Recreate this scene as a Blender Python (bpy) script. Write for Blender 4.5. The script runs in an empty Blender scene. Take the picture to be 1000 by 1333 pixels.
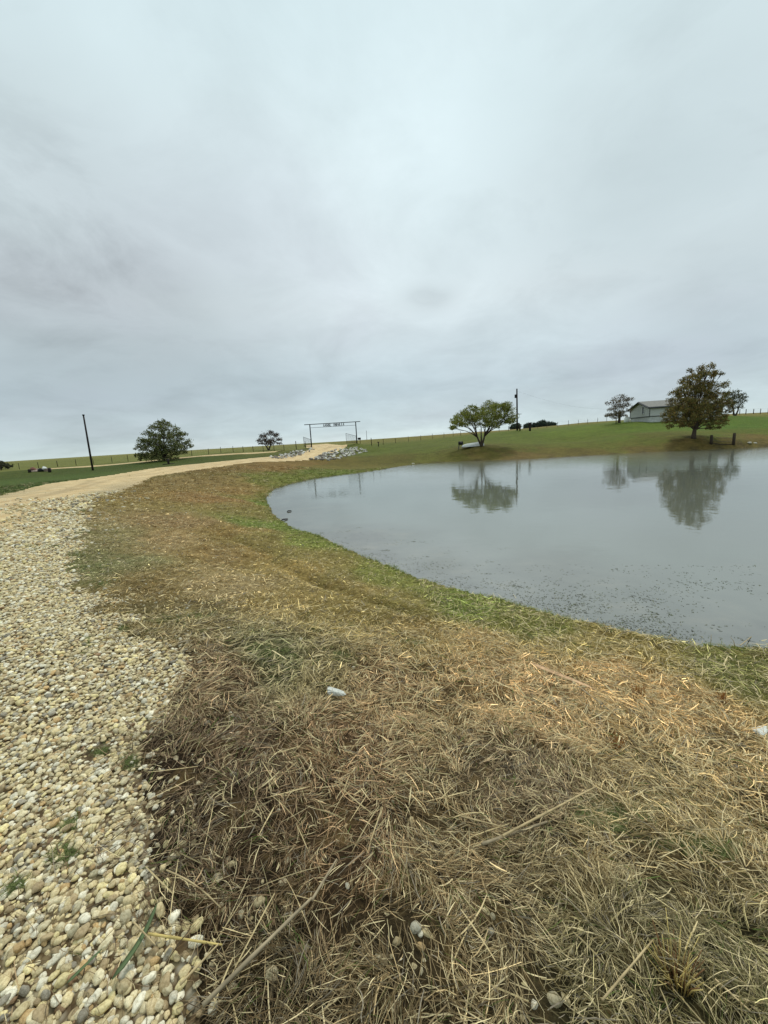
import bpy, math, random
import numpy as np
rng = np.random.default_rng(7)
random.seed(7)
rad = math.radians
S = bpy.context.scene
COL = S.collection

# ------------------------------------------------------------------ camera
F, HC, ROLL = 510.0, 1.6, rad(3.4)
PITCH = math.atan(91.5 * math.cos(ROLL) / F)
cp, sp, cr, sr = math.cos(PITCH), math.sin(PITCH), math.cos(ROLL), math.sin(ROLL)
FW = np.array([0, cp, -sp]); R0 = np.array([1., 0, 0]); U0 = np.array([0, sp, cp])
RR = cr * R0 - sr * U0
UU = sr * R0 + cr * U0
from mathutils import Matrix, Vector, noise as mnoise
cam_d = bpy.data.cameras.new('camera')
cam = bpy.data.objects.new('camera', cam_d); COL.objects.link(cam)
cam_d.sensor_fit = 'HORIZONTAL'; cam_d.sensor_width = 36.0; cam_d.lens = 36.0 * F / 1000.0
cam_d.clip_start = 0.05; cam_d.clip_end = 6000
M = Matrix.Identity(4)
for i in range(3):
    M[i][0] = RR[i]; M[i][1] = UU[i]; M[i][2] = -FW[i]
M[2][3] = HC
cam.matrix_world = M
S.camera = cam

# ------------------------------------------------------------------ sky
SUN_EL, SUN_AZ = rad(58), rad(20)          # azimuth clockwise from +Y
w = bpy.data.worlds.new('World'); S.world = w; w.use_nodes = True
nt = w.node_tree; nt.nodes.clear()
def N(nt, typ, **kw):
    n = nt.nodes.new(typ)
    for k, v in kw.items():
        if k.startswith('i_'):
            n.inputs[k[2:].replace('_', ' ')].default_value = v
        else:
            setattr(n, k, v)
    return n
def LK(nt, a, b): nt.links.new(a, b)
def MATH(nt, op, a, b=None, c=None, clamp=False):
    n = nt.nodes.new('ShaderNodeMath'); n.operation = op; n.use_clamp = clamp
    for i, v in enumerate((a, b, c)):
        if v is None: continue
        if isinstance(v, (int, float)): n.inputs[i].default_value = v
        else: nt.links.new(v, n.inputs[i])
    return n.outputs[0]
def VM(nt, op, a, b=None):
    n = nt.nodes.new('ShaderNodeVectorMath'); n.operation = op
    for i, v in enumerate((a, b)):
        if v is None: continue
        if isinstance(v, (tuple, list)): n.inputs[i].default_value = v
        else: nt.links.new(v, n.inputs[i])
    return n
def MIX(nt, fac, a, b, mode='MIX'):
    n = nt.nodes.new('ShaderNodeMix'); n.data_type = 'RGBA'; n.blend_type = mode
    for k, v in ((0, fac), (6, a), (7, b)):
        if isinstance(v, (int, float, tuple)): n.inputs[k].default_value = v
        else: nt.links.new(v, n.inputs[k])
    return n.outputs[2]
def lin(r, g, b, k=1.0):
    f = lambda c: ((c / 255 + .055) / 1.055) ** 2.4 if c > 10 else c / 255 / 12.92
    return (f(r) * k, f(g) * k, f(b) * k, 1.0)
def ramp(nt, fac, stops, interp='LINEAR'):
    n = nt.nodes.new('ShaderNodeValToRGB'); n.color_ramp.interpolation = interp
    e = n.color_ramp.elements
    while len(e) < len(stops): e.new(0.5)
    for i, (p, c) in enumerate(stops):
        e[i].position = p; e[i].color = c
    nt.links.new(fac, n.inputs[0])
    return n.outputs[0]

tc = N(nt, 'ShaderNodeTexCoord')
nrm = VM(nt, 'NORMALIZE', tc.outputs['Generated']).outputs[0]
sep = N(nt, 'ShaderNodeSeparateXYZ'); LK(nt, nrm, sep.inputs[0])
z = sep.outputs[2]
zp = MATH(nt, 'MAXIMUM', z, 0.0)
den = MATH(nt, 'ADD', zp, 0.22)
cx_ = MATH(nt, 'DIVIDE', sep.outputs[0], den); cy_ = MATH(nt, 'DIVIDE', sep.outputs[1], den)
cmb = N(nt, 'ShaderNodeCombineXYZ'); LK(nt, cx_, cmb.inputs[0]); LK(nt, cy_, cmb.inputs[1])
def wnoise(scale, detail, rough, off, dist=0.0):
    mp = VM(nt, 'ADD', cmb.outputs[0], off).outputs[0]
    n = N(nt, 'ShaderNodeTexNoise', noise_dimensions='3D')
    n.inputs['Scale'].default_value = scale; n.inputs['Detail'].default_value = detail
    n.inputs['Roughness'].default_value = rough; n.inputs['Distortion'].default_value = dist
    LK(nt, mp, n.inputs['Vector'])
    return n.outputs[0]
n1 = wnoise(0.8, 5, 0.52, (3.1, 7.7, 0.4), 0.25)
n2 = wnoise(2.1, 9, 0.6, (9.1, 2.3, 1.9), 0.35)
n3 = wnoise(0.7, 3, 0.5, (1.1, 5.3, 6.9), 0.2)
# base gradient over elevation
base = ramp(nt, z, [(0.0, lin(196, 207, 208)), (0.035, lin(176, 189, 194)), (0.12, lin(169, 181, 188)), (0.30, lin(186, 195, 199)),
                    (0.55, lin(190, 202, 206)), (0.80, lin(188, 204, 209)), (1.0, lin(214, 224, 222))])
tint = ramp(nt, n3, [(0.35, (0.98, 1.0, 1.0, 1)), (0.55, (1.0, 1.0, 1.0, 1)), (0.7, (1.02, 0.995, 1.015, 1))])
base = MIX(nt, 1.0, base, tint, 'MULTIPLY')
v1 = MATH(nt, 'MULTIPLY_ADD', MATH(nt, 'SUBTRACT', n1, 0.5), 0.40, 1.0)
v2 = MATH(nt, 'MULTIPLY_ADD', MATH(nt, 'SUBTRACT', n2, 0.5), 0.46, 1.0)
vv = MATH(nt, 'MULTIPLY', v1, v2)
def rdir(px, py):
    d = (px - 500) * RR - (py - 666.5) * UU + F * FW
    return d / np.linalg.norm(d)
def blob(px, py, width, amp, noisy=True, vs=1.0):
    """a cloud mass in one direction of the sky: 1 + amp * falloff * noise"""
    global vv
    d = rdir(px, py)
    sub = VM(nt, 'SUBTRACT', nrm, tuple(d)).outputs[0]
    sub = VM(nt, 'MULTIPLY', sub, (1.0, 1.0, vs)).outputs[0]
    ln = VM(nt, 'LENGTH', sub).outputs[1]
    g = MATH(nt, 'DIVIDE', ln, width)
    g = MATH(nt, 'SUBTRACT', 1.0, g, clamp=True)
    g = MATH(nt, 'SMOOTH_MIN', g, 1.0, 0.2)
    if noisy:
        nn = MATH(nt, 'MULTIPLY_ADD', MATH(nt, 'SUBTRACT', n2, 0.5), 7.0, -0.3)
        g = MATH(nt, 'MULTIPLY', g, MATH(nt, 'ADD', g, nn), clamp=True)
    vv = MATH(nt, 'MULTIPLY', vv, MATH(nt, 'MULTIPLY_ADD', g, amp, 1.0))
blob(90, 350, 0.36, -0.24, True, 1.3)
blob(30, 160, 0.3, -0.12, True, 1.2)
blob(800, 180, 0.35, -0.14, True, 1.2)
blob(558, 386, 0.10, -0.17, True, 2.0)
blob(60, 560, 0.50, -0.10, False, 1.5)
blob(860, 230, 0.55, -0.10, False, 1.0)
blob(940, 370, 0.25, -0.12, True, 1.5)
blob(640, 250, 0.60, 0.07, False, 1.0)
blob(130, 420, 0.5, -0.10, False, 1.3)
cs = N(nt, 'ShaderNodeCombineXYZ')
for i in range(3): LK(nt, vv, cs.inputs[i])
cloud = VM(nt, 'MULTIPLY', base, cs.outputs[0]).outputs[0]
cloud = VM(nt, 'MULTIPLY', cloud, (10.6, 10.82, 10.72)).outputs[0]
sky = N(nt, 'ShaderNodeTexSky', sky_type='NISHITA', sun_disc=False)
sky.sun_elevation = SUN_EL; sky.sun_rotation = SUN_AZ
skyc = MIX(nt, 0.96, sky.outputs[0], cloud)
bg = N(nt, 'ShaderNodeBackground'); bg.inputs[1].default_value = 0.1
LK(nt, skyc, bg.inputs[0])
out = N(nt, 'ShaderNodeOutputWorld'); LK(nt, bg.outputs[0], out.inputs[0])

sd = bpy.data.lights.new('sun', 'SUN'); sd.energy = 1.5; sd.angle = rad(12); sd.color = (1, .96, .90)
sun = bpy.data.objects.new('sun', sd); COL.objects.link(sun)
sdir = Vector((math.sin(SUN_AZ) * math.cos(SUN_EL), math.cos(SUN_AZ) * math.cos(SUN_EL), math.sin(SUN_EL)))
sun.rotation_euler = sdir.to_track_quat('Z', 'Y').to_euler()
sun.location = (0, 0, 30)
S.view_settings.view_transform = 'Standard'; S.view_settings.look = 'None'
S.view_settings.exposure = 0.33; S.view_settings.gamma = 1.0
S.render.engine = 'CYCLES'
S.cycles.max_bounces = 6; S.cycles.diffuse_bounces = 3; S.cycles.glossy_bounces = 3
S.cycles.transparent_max_bounces = 6

# ------------------------------------------------------------------ helpers
def ray(px, py): return (px - 500) * RR - (py - 666.5) * UU + F * FW
def atz(px, py, z):
    d = ray(px, py); return np.array([0, 0, HC]) + d * (z - HC) / d[2]
def aty(px, py, Y):
    d = ray(px, py); return np.array([0, 0, HC]) + d * Y / d[1]

def tag(o, label=None, cat=None, group=None, kind=None):
    if label: o['label'] = label
    if cat: o['category'] = cat
    if group: o['group'] = group
    if kind: o['kind'] = kind
    return o
def empty(name, loc=(0, 0, 0), rz=0.0):
    o = bpy.data.objects.new(name, None); COL.objects.link(o)
    o.location = loc; o.rotation_euler = (0, 0, rz); o.empty_display_size = 0.2
    return o
def mesh_np(name, V, Fq, mat, parent=None, cols=None, smooth=False, loc=None):
    """V (n,3), Fq: array (m,k)  -> one object"""
    me = bpy.data.meshes.new(name)
    V = np.asarray(V, dtype=np.float32); Fq = np.asarray(Fq, dtype=np.int32)
    me.vertices.add(len(V)); me.vertices.foreach_set('co', V.ravel())
    k = Fq.shape[1]
    me.loops.add(Fq.size); me.loops.foreach_set('vertex_index', Fq.ravel())
    me.polygons.add(len(Fq)); me.polygons.foreach_set('loop_start', np.arange(0, Fq.size, k, dtype=np.int32))
    if smooth: me.polygons.foreach_set('use_smooth', np.ones(len(Fq), dtype=bool))
    me.update(calc_edges=True)
    if cols is not None:
        a = me.color_attributes.new('col', 'FLOAT_COLOR', 'POINT')
        a.data.foreach_set('color', np.asarray(cols, dtype=np.float32).ravel())
    me.materials.append(mat)
    o = bpy.data.objects.new(name, me); COL.objects.link(o)
    if parent: o.parent = parent
    if loc is not None: o.location = loc
    return o
class MB:
    def __init__(s): s.v = []; s.f = []
    def add(s, vs, fs):
        n = len(s.v); s.v += [tuple(v) for v in vs]; s.f += [tuple(n + i for i in f) for f in fs]
    def box(s, c, d, rz=0.0, R=None):
        x, y, z = d[0] / 2, d[1] / 2, d[2] / 2
        vs = [(-x, -y, -z), (x, -y, -z), (x, y, -z), (-x, y, -z), (-x, -y, z), (x, -y, z), (x, y, z), (-x, y, z)]
        if R is None: R = Matrix.Rotation(rz, 3, 'Z')
        vs = [R @ Vector(v) + Vector(c) for v in vs]
        s.add(vs, [(0, 3, 2, 1), (4, 5, 6, 7), (0, 1, 5, 4), (1, 2, 6, 5), (2, 3, 7, 6), (3, 0, 4, 7)])
    def tube(s, pts, rs, n=6, cap=True):
        pts = [Vector(p) for p in pts]
        if isinstance(rs, (int, float)): rs = [rs] * len(pts)
        rings = []
        for i, p in enumerate(pts):
            t = (pts[min(i + 1, len(pts) - 1)] - pts[max(i - 1, 0)])
            if t.length < 1e-9: t = Vector((0, 0, 1))
            t.normalize()
            a = Vector((1, 0, 0)) if abs(t.x) < .8 else Vector((0, 1, 0))
            u = t.cross(a).normalized(); v = t.cross(u)
            rings.append([p + (u * math.cos(2 * math.pi * k / n) + v * math.sin(2 * math.pi * k / n)) * rs[i] for k in range(n)])
        vs = [q for r in rings for q in r]; fs = []
        for i in range(len(pts) - 1):
            for k in range(n):
                a = i * n + k; b = i * n + (k + 1) % n
                fs.append((a, b, b + n, a + n))
        if cap:
            fs.append(tuple(range(n - 1, -1, -1))); L = (len(pts) - 1) * n
            fs.append(tuple(L + k for k in range(n)))
        s.add(vs, fs)
    def build(s, name, mat, parent=None, smooth=False):
        me = bpy.data.meshes.new(name); me.from_pydata(s.v, [], s.f); me.update()
        if smooth:
            me.polygons.foreach_set('use_smooth', [True] * len(me.polygons))
        me.materials.append(mat)
        o = bpy.data.objects.new(name, me); COL.objects.link(o)
        if parent: o.parent = parent
        return o

def hashn(ix, iy, seed):
    h = (ix.astype(np.int64) * 374761393 + iy.astype(np.int64) * 668265263 + seed * 1442695041) & 0x7fffffff
    h = (h ^ (h >> 13)) * 1274126177 & 0x7fffffff
    return ((h ^ (h >> 16)) & 0xffff) / 65535.0
def vnoise(x, y, seed=0):
    ix, iy = np.floor(x), np.floor(y); fx, fy = x - ix, y - iy
    fx = fx * fx * (3 - 2 * fx); fy = fy * fy * (3 - 2 * fy)
    a = hashn(ix, iy, seed); b = hashn(ix + 1, iy, seed); c = hashn(ix, iy + 1, seed); d = hashn(ix + 1, iy + 1, seed)
    return (a + (b - a) * fx) * (1 - fy) + (c + (d - c) * fx) * fy
def fbm(x, y, sc, oct=4, seed=0):
    x = np.asarray(x, float); y = np.asarray(y, float)
    r = 0; amp = 1; tot = 0
    for i in range(oct):
        r = r + amp * vnoise(x / sc + 17.3 * i, y / sc - 9.1 * i, seed + i); tot += amp; amp *= .55; sc /= 2.03
    return r / tot - 0.5          # about -.5 .. .5

def poly_sd(x, y, P):
    """signed distance, negative inside"""
    x = np.asarray(x, float); y = np.asarray(y, float); P = np.asarray(P)
    best = np.full(x.shape, 1e18); ins = np.zeros(x.shape, bool)
    for i in range(len(P)):
        ax, ay = P[i]; bx, by = P[(i + 1) % len(P)]
        ex, ey = bx - ax, by - ay; L = ex * ex + ey * ey + 1e-12
        t = np.clip(((x - ax) * ex + (y - ay) * ey) / L, 0, 1)
        best = np.minimum(best, (x - ax - t * ex) ** 2 + (y - ay - t * ey) ** 2)
        c = ((ay > y) != (by > y)) & (x < (bx - ax) * (y - ay) / (by - ay + 1e-15) + ax)
        ins ^= c
    d = np.sqrt(best)
    return np.where(ins, -d, d)
def smooth_poly(P, n=4):
    P = np.asarray(P, float); out = []
    m = len(P)
    for i in range(m):
        p0, p1, p2, p3 = P[i - 1], P[i], P[(i + 1) % m], P[(i + 2) % m]
        for k in range(n):
            t = k / n
            out.append(.5 * (2 * p1 + (p2 - p0) * t + (2 * p0 - 5 * p1 + 4 * p2 - p3) * t * t + (3 * p1 - p0 - 3 * p2 + p3) * t ** 3))
    return np.array(out)

# ------------------------------------------------------------------ the lie of the land
WZ = -1.2
shore_px = [(1000, 842), (892, 836), (838, 829), (784, 815), (730, 802), (700, 793), (640, 779), (567, 758), (507, 736), (452, 714),
            (411, 697), (378, 684), (358, 668), (350, 655), (349, 645), (360, 636), (385, 628), (422, 621), (478, 614),
            (537, 605), (589, 601), (627, 599.5), (700, 597), (760, 593), (820, 590), (900, 586), (1000, 581)]
shore = [atz(px, py, WZ)[:2] for px, py in shore_px]
shore_all = shore + [np.array(p) for p in [(48, 39), (58, 33), (60, 20), (50, 8), (30, 2.5), (15, 3), (8, 3.9)]]
SHORE = smooth_poly(shore_all, 4)
ctl = []
for p in SHORE[::2]: ctl.append((p[0], p[1], WZ))
for x, y, zz in [(0, 0, 0), (-1, 0, 0), (-3, 0, .02), (-6, 0, 0), (-12, 0, -.05), (-20, 0, -.2), (0, -5, 0), (-10, -12, 0), (3, 0, -.38), (6, 0, -.85), (10, -1, -1.0),
                 (12, -6, -.6), (0, -20, 0), (20, -20, -.3), (60, -20, 0), (80, 20, 1.5), (-60, -20, -1), (-60, 20, -.8), (-35, 10, -.5)]:
    ctl.append((x, y, zz))
for px, py, zz in [(1000, 1333, -.25), (1000, 1150, -.48), (1000, 1000, -.75), (1000, 900, -1.02), (850, 1100, -.35), (700, 1000, -.38), (700, 900, -.62), (700, 830, -.95),
                   (850, 870, -1.0), (500, 1100, -.1), (500, 1333, -.05), (500, 950, -.22), (500, 850, -.42), (550, 790, -.85), (400, 850, -.2), (300, 900, -.05),
                   (250, 850, 0), (200, 950, 0), (100, 1000, 0), (0, 1000, 0), (0, 800, 0), (100, 800, 0), (0, 700, 0), (100, 700, 0),
                   (300, 750, -.3), (400, 760, -.6), (330, 700, -.72), (250, 680, -.4), (200, 660, -.2), (150, 650, 0), (250, 640, -.35),
                   (300, 640, -.75), (300, 620, -.3), (350, 620, -.65), (0, 645, 0), (60, 630, 0), (120, 622, 0), (120, 630, 0), (200, 615, 0), (60, 638, 0)]:
    p = atz(px, py, zz); ctl.append(tuple(p))
for px, py, Y in [(340, 601.5, 42), (260, 609.5, 39), (300, 605, 41), (380, 597, 50), (400, 594, 55), (418, 589.5, 62), (430, 586, 67), (440, 580.5, 75), (425, 581.5, 76),
                  (0, 625, 45), (60, 620, 45), (120, 612, 62), (30, 612, 62), (200, 606, 62), (213, 599, 78), (300, 598, 62), (0, 616, 72), (130, 607, 76), (350, 592, 72),
                  (350, 587, 92), (300, 588, 90), (260, 593, 90), (75, 608, 84), (146, 602, 88),
                  (0, 601.5, 300), (100, 595.5, 300), (200, 589, 300), (300, 583, 290), (400, 577, 250), (500, 571, 170), (600, 563.5, 140), (700, 557, 125),
                  (760, 550, 105), (860, 543.5, 105), (900, 541, 105), (1000, 536.5, 105), (1200, 525, 110),
                  (627, 581, 52), (903, 570, 44), (750, 575, 60), (850, 560, 62), (550, 582, 62), (500, 592, 58), (440, 602, 50), (440, 610, 43), (1000, 560, 50), (1000, 545, 75),
                  (860, 549, 72), (825, 549, 78), (806, 551, 74), (957, 541, 75), (700, 562, 85), (673, 560, 85), (478, 580, 76), (500, 579, 80), (406, 582, 74), (465, 577, 76),
                  (600, 570, 85), (550, 572, 100), (930, 555, 62), (820, 565, 55), (956, 573, 42), (1000, 572, 43), (480, 590, 66), (450, 592, 62)]:
    p = aty(px, py, Y); ctl.append(tuple(p))
for a in range(-80, 81, 16):
    for R_, zz in ((420, 2.6), (900, 0.0)):
        ctl.append((R_ * math.sin(rad(a)), R_ * math.cos(rad(a)), zz))
for a in range(100, 261, 32):
    ctl.append((300 * math.sin(rad(a)), 300 * math.cos(rad(a)), -1)); ctl.append((60 * math.sin(rad(a)), 60 * math.cos(rad(a)), -.3))
CT = np.array(ctl)
# drop near-duplicate controls
keep = []
for i in range(len(CT)):
    ok = True
    for j in keep:
        if (CT[i, 0] - CT[j, 0]) ** 2 + (CT[i, 1] - CT[j, 1]) ** 2 < 0.09: ok = False; break
    if ok: keep.append(i)
CT = CT[keep]
def _phi(d2): return np.sqrt(d2 + 0.16)
A = _phi((CT[:, None, 0] - CT[None, :, 0]) ** 2 + (CT[:, None, 1] - CT[None, :, 1]) ** 2)
A += np.eye(len(CT)) * (-0.02)
W_ = np.linalg.solve(A, CT[:, 2])

road_px = [(455, 580.2, 77), (448, 583, 71), (429, 589, 62), (403, 597, 50.)]
RP = [aty(*p)[:2] for p in road_px]
for px, py in [(350, 603), (300, 607.5), (250, 613), (200, 620), (150, 640), (115, 655), (95, 700), (100, 760), (150, 800), (220, 830), (255, 870), (240, 900), (200, 945), (160, 1000),
               (170, 1090), (190, 1180), (235, 1250), (240, 1333)]:
    RP.append(atz(px, py, 0)[:2])
RP += [np.array(p) for p in [(-.55, .2), (-.4, -2), (0, -12), (0, -40), (-12, -40), (-14, -10), (-17, 10)]]
for px, py in [(0, 645), (60, 630), (120, 622), (200, 611), (260, 606), (340, 599)]:
    RP.append(atz(px, py, 0)[:2])
for p in [(381, 593.2, 57), (405, 584, 71), (412, 581.8, 77), (400, 581, 90), (398, 580.5, 130), (425, 579, 130), (450, 580, 90)]:
    RP.append(aty(*p)[:2])
ROAD = np.array(RP)

def base_z(x, y):
    x = np.asarray(x, float); y = np.asarray(y, float)
    shp = x.shape; x = x.ravel(); y = y.ravel(); o = np.zeros(len(x))
    for i in range(0, len(x), 20000):
        s = slice(i, i + 20000)
        o[s] = _phi((x[s, None] - CT[None, :, 0]) ** 2 + (y[s, None] - CT[None, :, 1]) ** 2) @ W_
    return o.reshape(shp)
def road_sd(x, y):
    r = np.hypot(x, y)
    wob = fbm(x, y, .55, 4, 40) * np.clip(r * .30, .25, 1.3)
    wob *= np.clip((45 - r) / 20, .15, 1)
    return poly_sd(x, y, ROAD) + wob
def shore_sd(x, y):
    return poly_sd(x, y, SHORE) + fbm(x, y, .5, 3, 90) * .14 + fbm(x, y, 2.4, 3, 93) * .28
FURROW = np.array([atz(px, py, zz)[:2] for px, py, zz in ((250, 665, -.3), (290, 690, -.45), (330, 712, -.6), (378, 745, -.65), (456, 790, -.8), (520, 812, -.85))])
def seg_d(x, y, L):
    best = np.full(x.shape, 1e9)
    for i in range(len(L) - 1):
        ax, ay = L[i]; ex, ey = L[i + 1] - L[i]; t = np.clip(((x - ax) * ex + (y - ay) * ey) / (ex * ex + ey * ey), 0, 1)
        best = np.minimum(best, np.hypot(x - ax - t * ex, y - ay - t * ey))
    return best
def compact(x, y, rs):
    r = np.hypot(x, y); thr = np.clip(3.6 - (r - 5) * .30, .7, 3.6)
    c_ = np.clip((-rs - thr - fbm(x, y, 1.0, 4, 33) * 2.2) / 2.0 + .3, 0, 1)
    return np.maximum(c_, np.clip((r - 22) / 14, 0, 1))
def ground_z(x, y):
    x = np.asarray(x, float); y = np.asarray(y, float)
    zb = base_z(x, y); ds = shore_sd(x, y)
    rs = poly_sd(x, y, ROAD)
    out_ = np.where(ds < 0, WZ - .03 - np.minimum(-ds * .12, 1.0), zb)
    bank = (ds >= 0)
    out_ = np.where(bank & (np.abs(y) < 120), np.maximum(out_, WZ + np.minimum(.02 + ds * .1, .05)), out_)
    rough = np.clip(rs / .4, 0, 1) * np.clip((40 - np.hypot(x, y)) / 20, 0, 1) * np.clip(ds / .6, 0, 1)
    out_ = out_ + rough * (fbm(x, y, .6, 4, 11) * .09 + fbm(x, y, .16, 3, 21) * .035)
    fd = seg_d(x, y, FURROW) + fbm(x, y, .8, 3, 55) * .25
    out_ = out_ - .10 * np.exp(-(fd / .16) ** 2) + .05 * np.exp(-((fd - .35) / .2) ** 2)
    far = np.clip((np.hypot(x, y) - 40) / 60, 0, 1)
    out_ = out_ + far * fbm(x, y, 14, 3, 61) * .25 * np.clip(ds / 8, 0, 1) * np.clip((120 - np.hypot(x, y)) / 40, 0, 1)
    return out_
def gz(x, y): return float(ground_z(np.array([x]), np.array([y]))[0])
def hits(pxs, pys):
    """where a pixel's ray meets the land (vectorised)"""
    pxs = np.asarray(pxs, float); pys = np.asarray(pys, float)
    D = (pxs - 500)[:, None] * RR - (pys - 666.5)[:, None] * UU + F * FW
    D = D / D[:, 1:2]
    ts = np.geomspace(.6, 320, 260)
    res = np.zeros((len(pxs), 3)); 
    X = D[:, 0:1] * ts; Y = D[:, 1:2] * ts; Z = HC + D[:, 2:3] * ts
    G = ground_z(X, Y)
    below = Z < G
    idx = np.where(below.any(1), below.argmax(1), len(ts) - 1); idx = np.maximum(idx, 1)
    r = np.arange(len(pxs)); a = (Z - G)[r, idx - 1]; b = (Z - G)[r, idx]
    f = np.clip(a / (a - b + 1e-9), 0, 1); t = ts[idx - 1] + f * (ts[idx] - ts[idx - 1])
    res[:, 0] = D[:, 0] * t; res[:, 1] = t; res[:, 2] = ground_z(res[:, 0], res[:, 1])
    return res
def hit(px, py): return hits([px], [py])[0]

# colour of grass, straw and soil over the land (sampled places: x, y px -> point, colour)
samp = [(200, 700, 142, 120, 82), (250, 680, 135, 112, 76), (140, 700, 122, 112, 74), (120, 735, 114, 110, 72), (300, 760, 152, 132, 92), (280, 650, 132, 104, 64), (240, 630, 120, 100, 60),
        (330, 645, 118, 106, 56), (352, 685, 106, 114, 54), (338, 655, 104, 114, 52), (405, 705, 112, 116, 56), (495, 748, 114, 114, 56), (318, 655, 124, 106, 62), (300, 690, 130, 108, 64), (340, 725, 134, 112, 66), (390, 745, 136, 116, 68), (450, 775, 136, 118, 70), (310, 640, 126, 102, 60), (600, 792, 108, 116, 50), (690, 815, 116, 114, 58), (370, 780, 145, 125, 76),
        (300, 720, 128, 106, 66), (430, 800, 138, 120, 70), (230, 800, 126, 112, 72), (200, 770, 130, 112, 70),
        (550, 830, 145, 124, 74), (620, 840, 160, 135, 84), (760, 850, 150, 132, 78), (800, 880, 182, 150, 98), (900, 930, 172, 142, 92), (700, 900, 172, 142, 96), (640, 890, 158, 130, 86), (960, 870, 120, 118, 64),
        (850, 850, 140, 124, 70), (500, 900, 138, 114, 78), (420, 870, 120, 108, 70), (450, 960, 122, 98, 68), (300, 980, 98, 80, 58), (350, 855, 112, 110, 74), (290, 880, 120, 100, 72), (210, 1020, 90, 74, 54), (300, 1150, 88, 72, 50), (350, 1280, 84, 72, 48),
        (250, 1080, 84, 70, 50), (450, 1100, 110, 88, 60), (600, 1150, 116, 98, 66), (700, 1020, 112, 96, 70), (900, 1040, 132, 114, 74), (960, 1000, 158, 134, 88), (850, 1200, 102, 94, 62), (950, 1280, 98, 92, 58), (650, 1250, 108, 94, 64), (500, 1300, 98, 84, 56), (800, 1100, 120, 104, 68), (780, 1300, 98, 90, 58),
        (100, 625, 62, 80, 30), (60, 622, 66, 84, 32), (200, 604, 64, 82, 30), (20, 632, 66, 80, 34), (300, 600, 66, 84, 32), (290, 608, 118, 98, 58), (350, 606, 122, 98, 58), (400, 603, 120, 98, 58), (440, 606, 104, 96, 50), (430, 615, 96, 106, 46),
        (385, 622, 104, 108, 50), (520, 598, 96, 92, 46), (500, 586, 92, 104, 46), (560, 584, 92, 102, 46), (620, 592, 100, 88, 50), (680, 592, 108, 92, 56), (760, 588, 102, 92, 50), (840, 583, 98, 86, 48), (903, 576, 98, 84, 46), (960, 580, 94, 84, 46), (985, 568, 106, 92, 52),
        (700, 575, 94, 106, 44), (600, 576, 94, 104, 46), (650, 568, 92, 106, 46), (800, 572, 92, 106, 42), (860, 566, 94, 96, 44), (850, 556, 88, 110, 42), (950, 555, 82, 110, 40), (990, 552, 84, 110, 40), (740, 562, 96, 114, 44)]
samp += [(750, 579, 98, 104, 46), (850, 575, 94, 102, 44), (690, 583, 96, 100, 46), (640, 588, 102, 98, 48), (560, 595, 96, 98, 46), (800, 580, 96, 100, 46), (930, 566, 92, 102, 42), (720, 587, 104, 96, 50), (980, 562, 92, 104, 42), (600, 594, 100, 98, 48),
         (385, 722, 128, 116, 66), (425, 748, 130, 118, 68), (350, 705, 126, 112, 64), (520, 785, 130, 118, 66), (330, 668, 122, 112, 62)]
SP = hits([s[0] for s in samp], [s[1] for s in samp])
SC = np.array([lin(*s[2:])[:3] for s in samp])
extra = [(-100, 110, 118, 122, 72), (-60, 110, 120, 124, 74), (-20, 105, 118, 120, 72), (-70, 160, 128, 126, 78), (-30, 180, 130, 126, 80), (-160, 250, 134, 132, 88), (0, 250, 140, 128, 88), (-80, 300, 138, 130, 88),
         (20, 160, 138, 124, 84), (0, 120, 122, 118, 68), (40, 130, 140, 126, 84), (60, 125, 138, 124, 82), (90, 118, 134, 122, 80), (120, 115, 128, 120, 76), (200, 200, 134, 124, 82),
         (-20, -3, 150, 140, 100), (3, -4, 105, 92, 60), (-60, 10, 66, 82, 32)]
_n = np.hypot(SP[:, 0], SP[:, 1]) < 3.2; SC[_n] *= 1.14
SC[:23] *= np.array([1.10, 1.13, 1.14])
SP2 = np.vstack([SP[:, :2], [(e[0], e[1]) for e in extra]]); SC2 = np.vstack([SC, [lin(*e[2:])[:3] for e in extra]])
def _lp(x, y):
    r = np.hypot(x, y) + .3
    return np.arctan2(x, y) * 3.0, np.log(r) * 2.2
SU, SV = _lp(SP2[:, 0], SP2[:, 1])
def colour(x, y):
    x = np.asarray(x, float); y = np.asarray(y, float)
    wx = x + fbm(x, y, 1.2, 3, 71) * np.clip(np.hypot(x, y) * .13, .12, 5); wy = y + fbm(x, y, 1.2, 3, 75) * np.clip(np.hypot(x, y) * .13, .12, 5)
    u, v = _lp(wx, wy); o = np.zeros(x.shape + (3,))
    for i in range(0, len(u), 20000):
        s = slice(i, i + 20000)
        d2 = (u[s, None] - SU) ** 2 + (v[s, None] - SV) ** 2 + .002
        wt = d2 ** -2.2
        o[s] = (wt @ SC2) / wt.sum(1)[:, None]
    return o
KALB = 0.98

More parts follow.
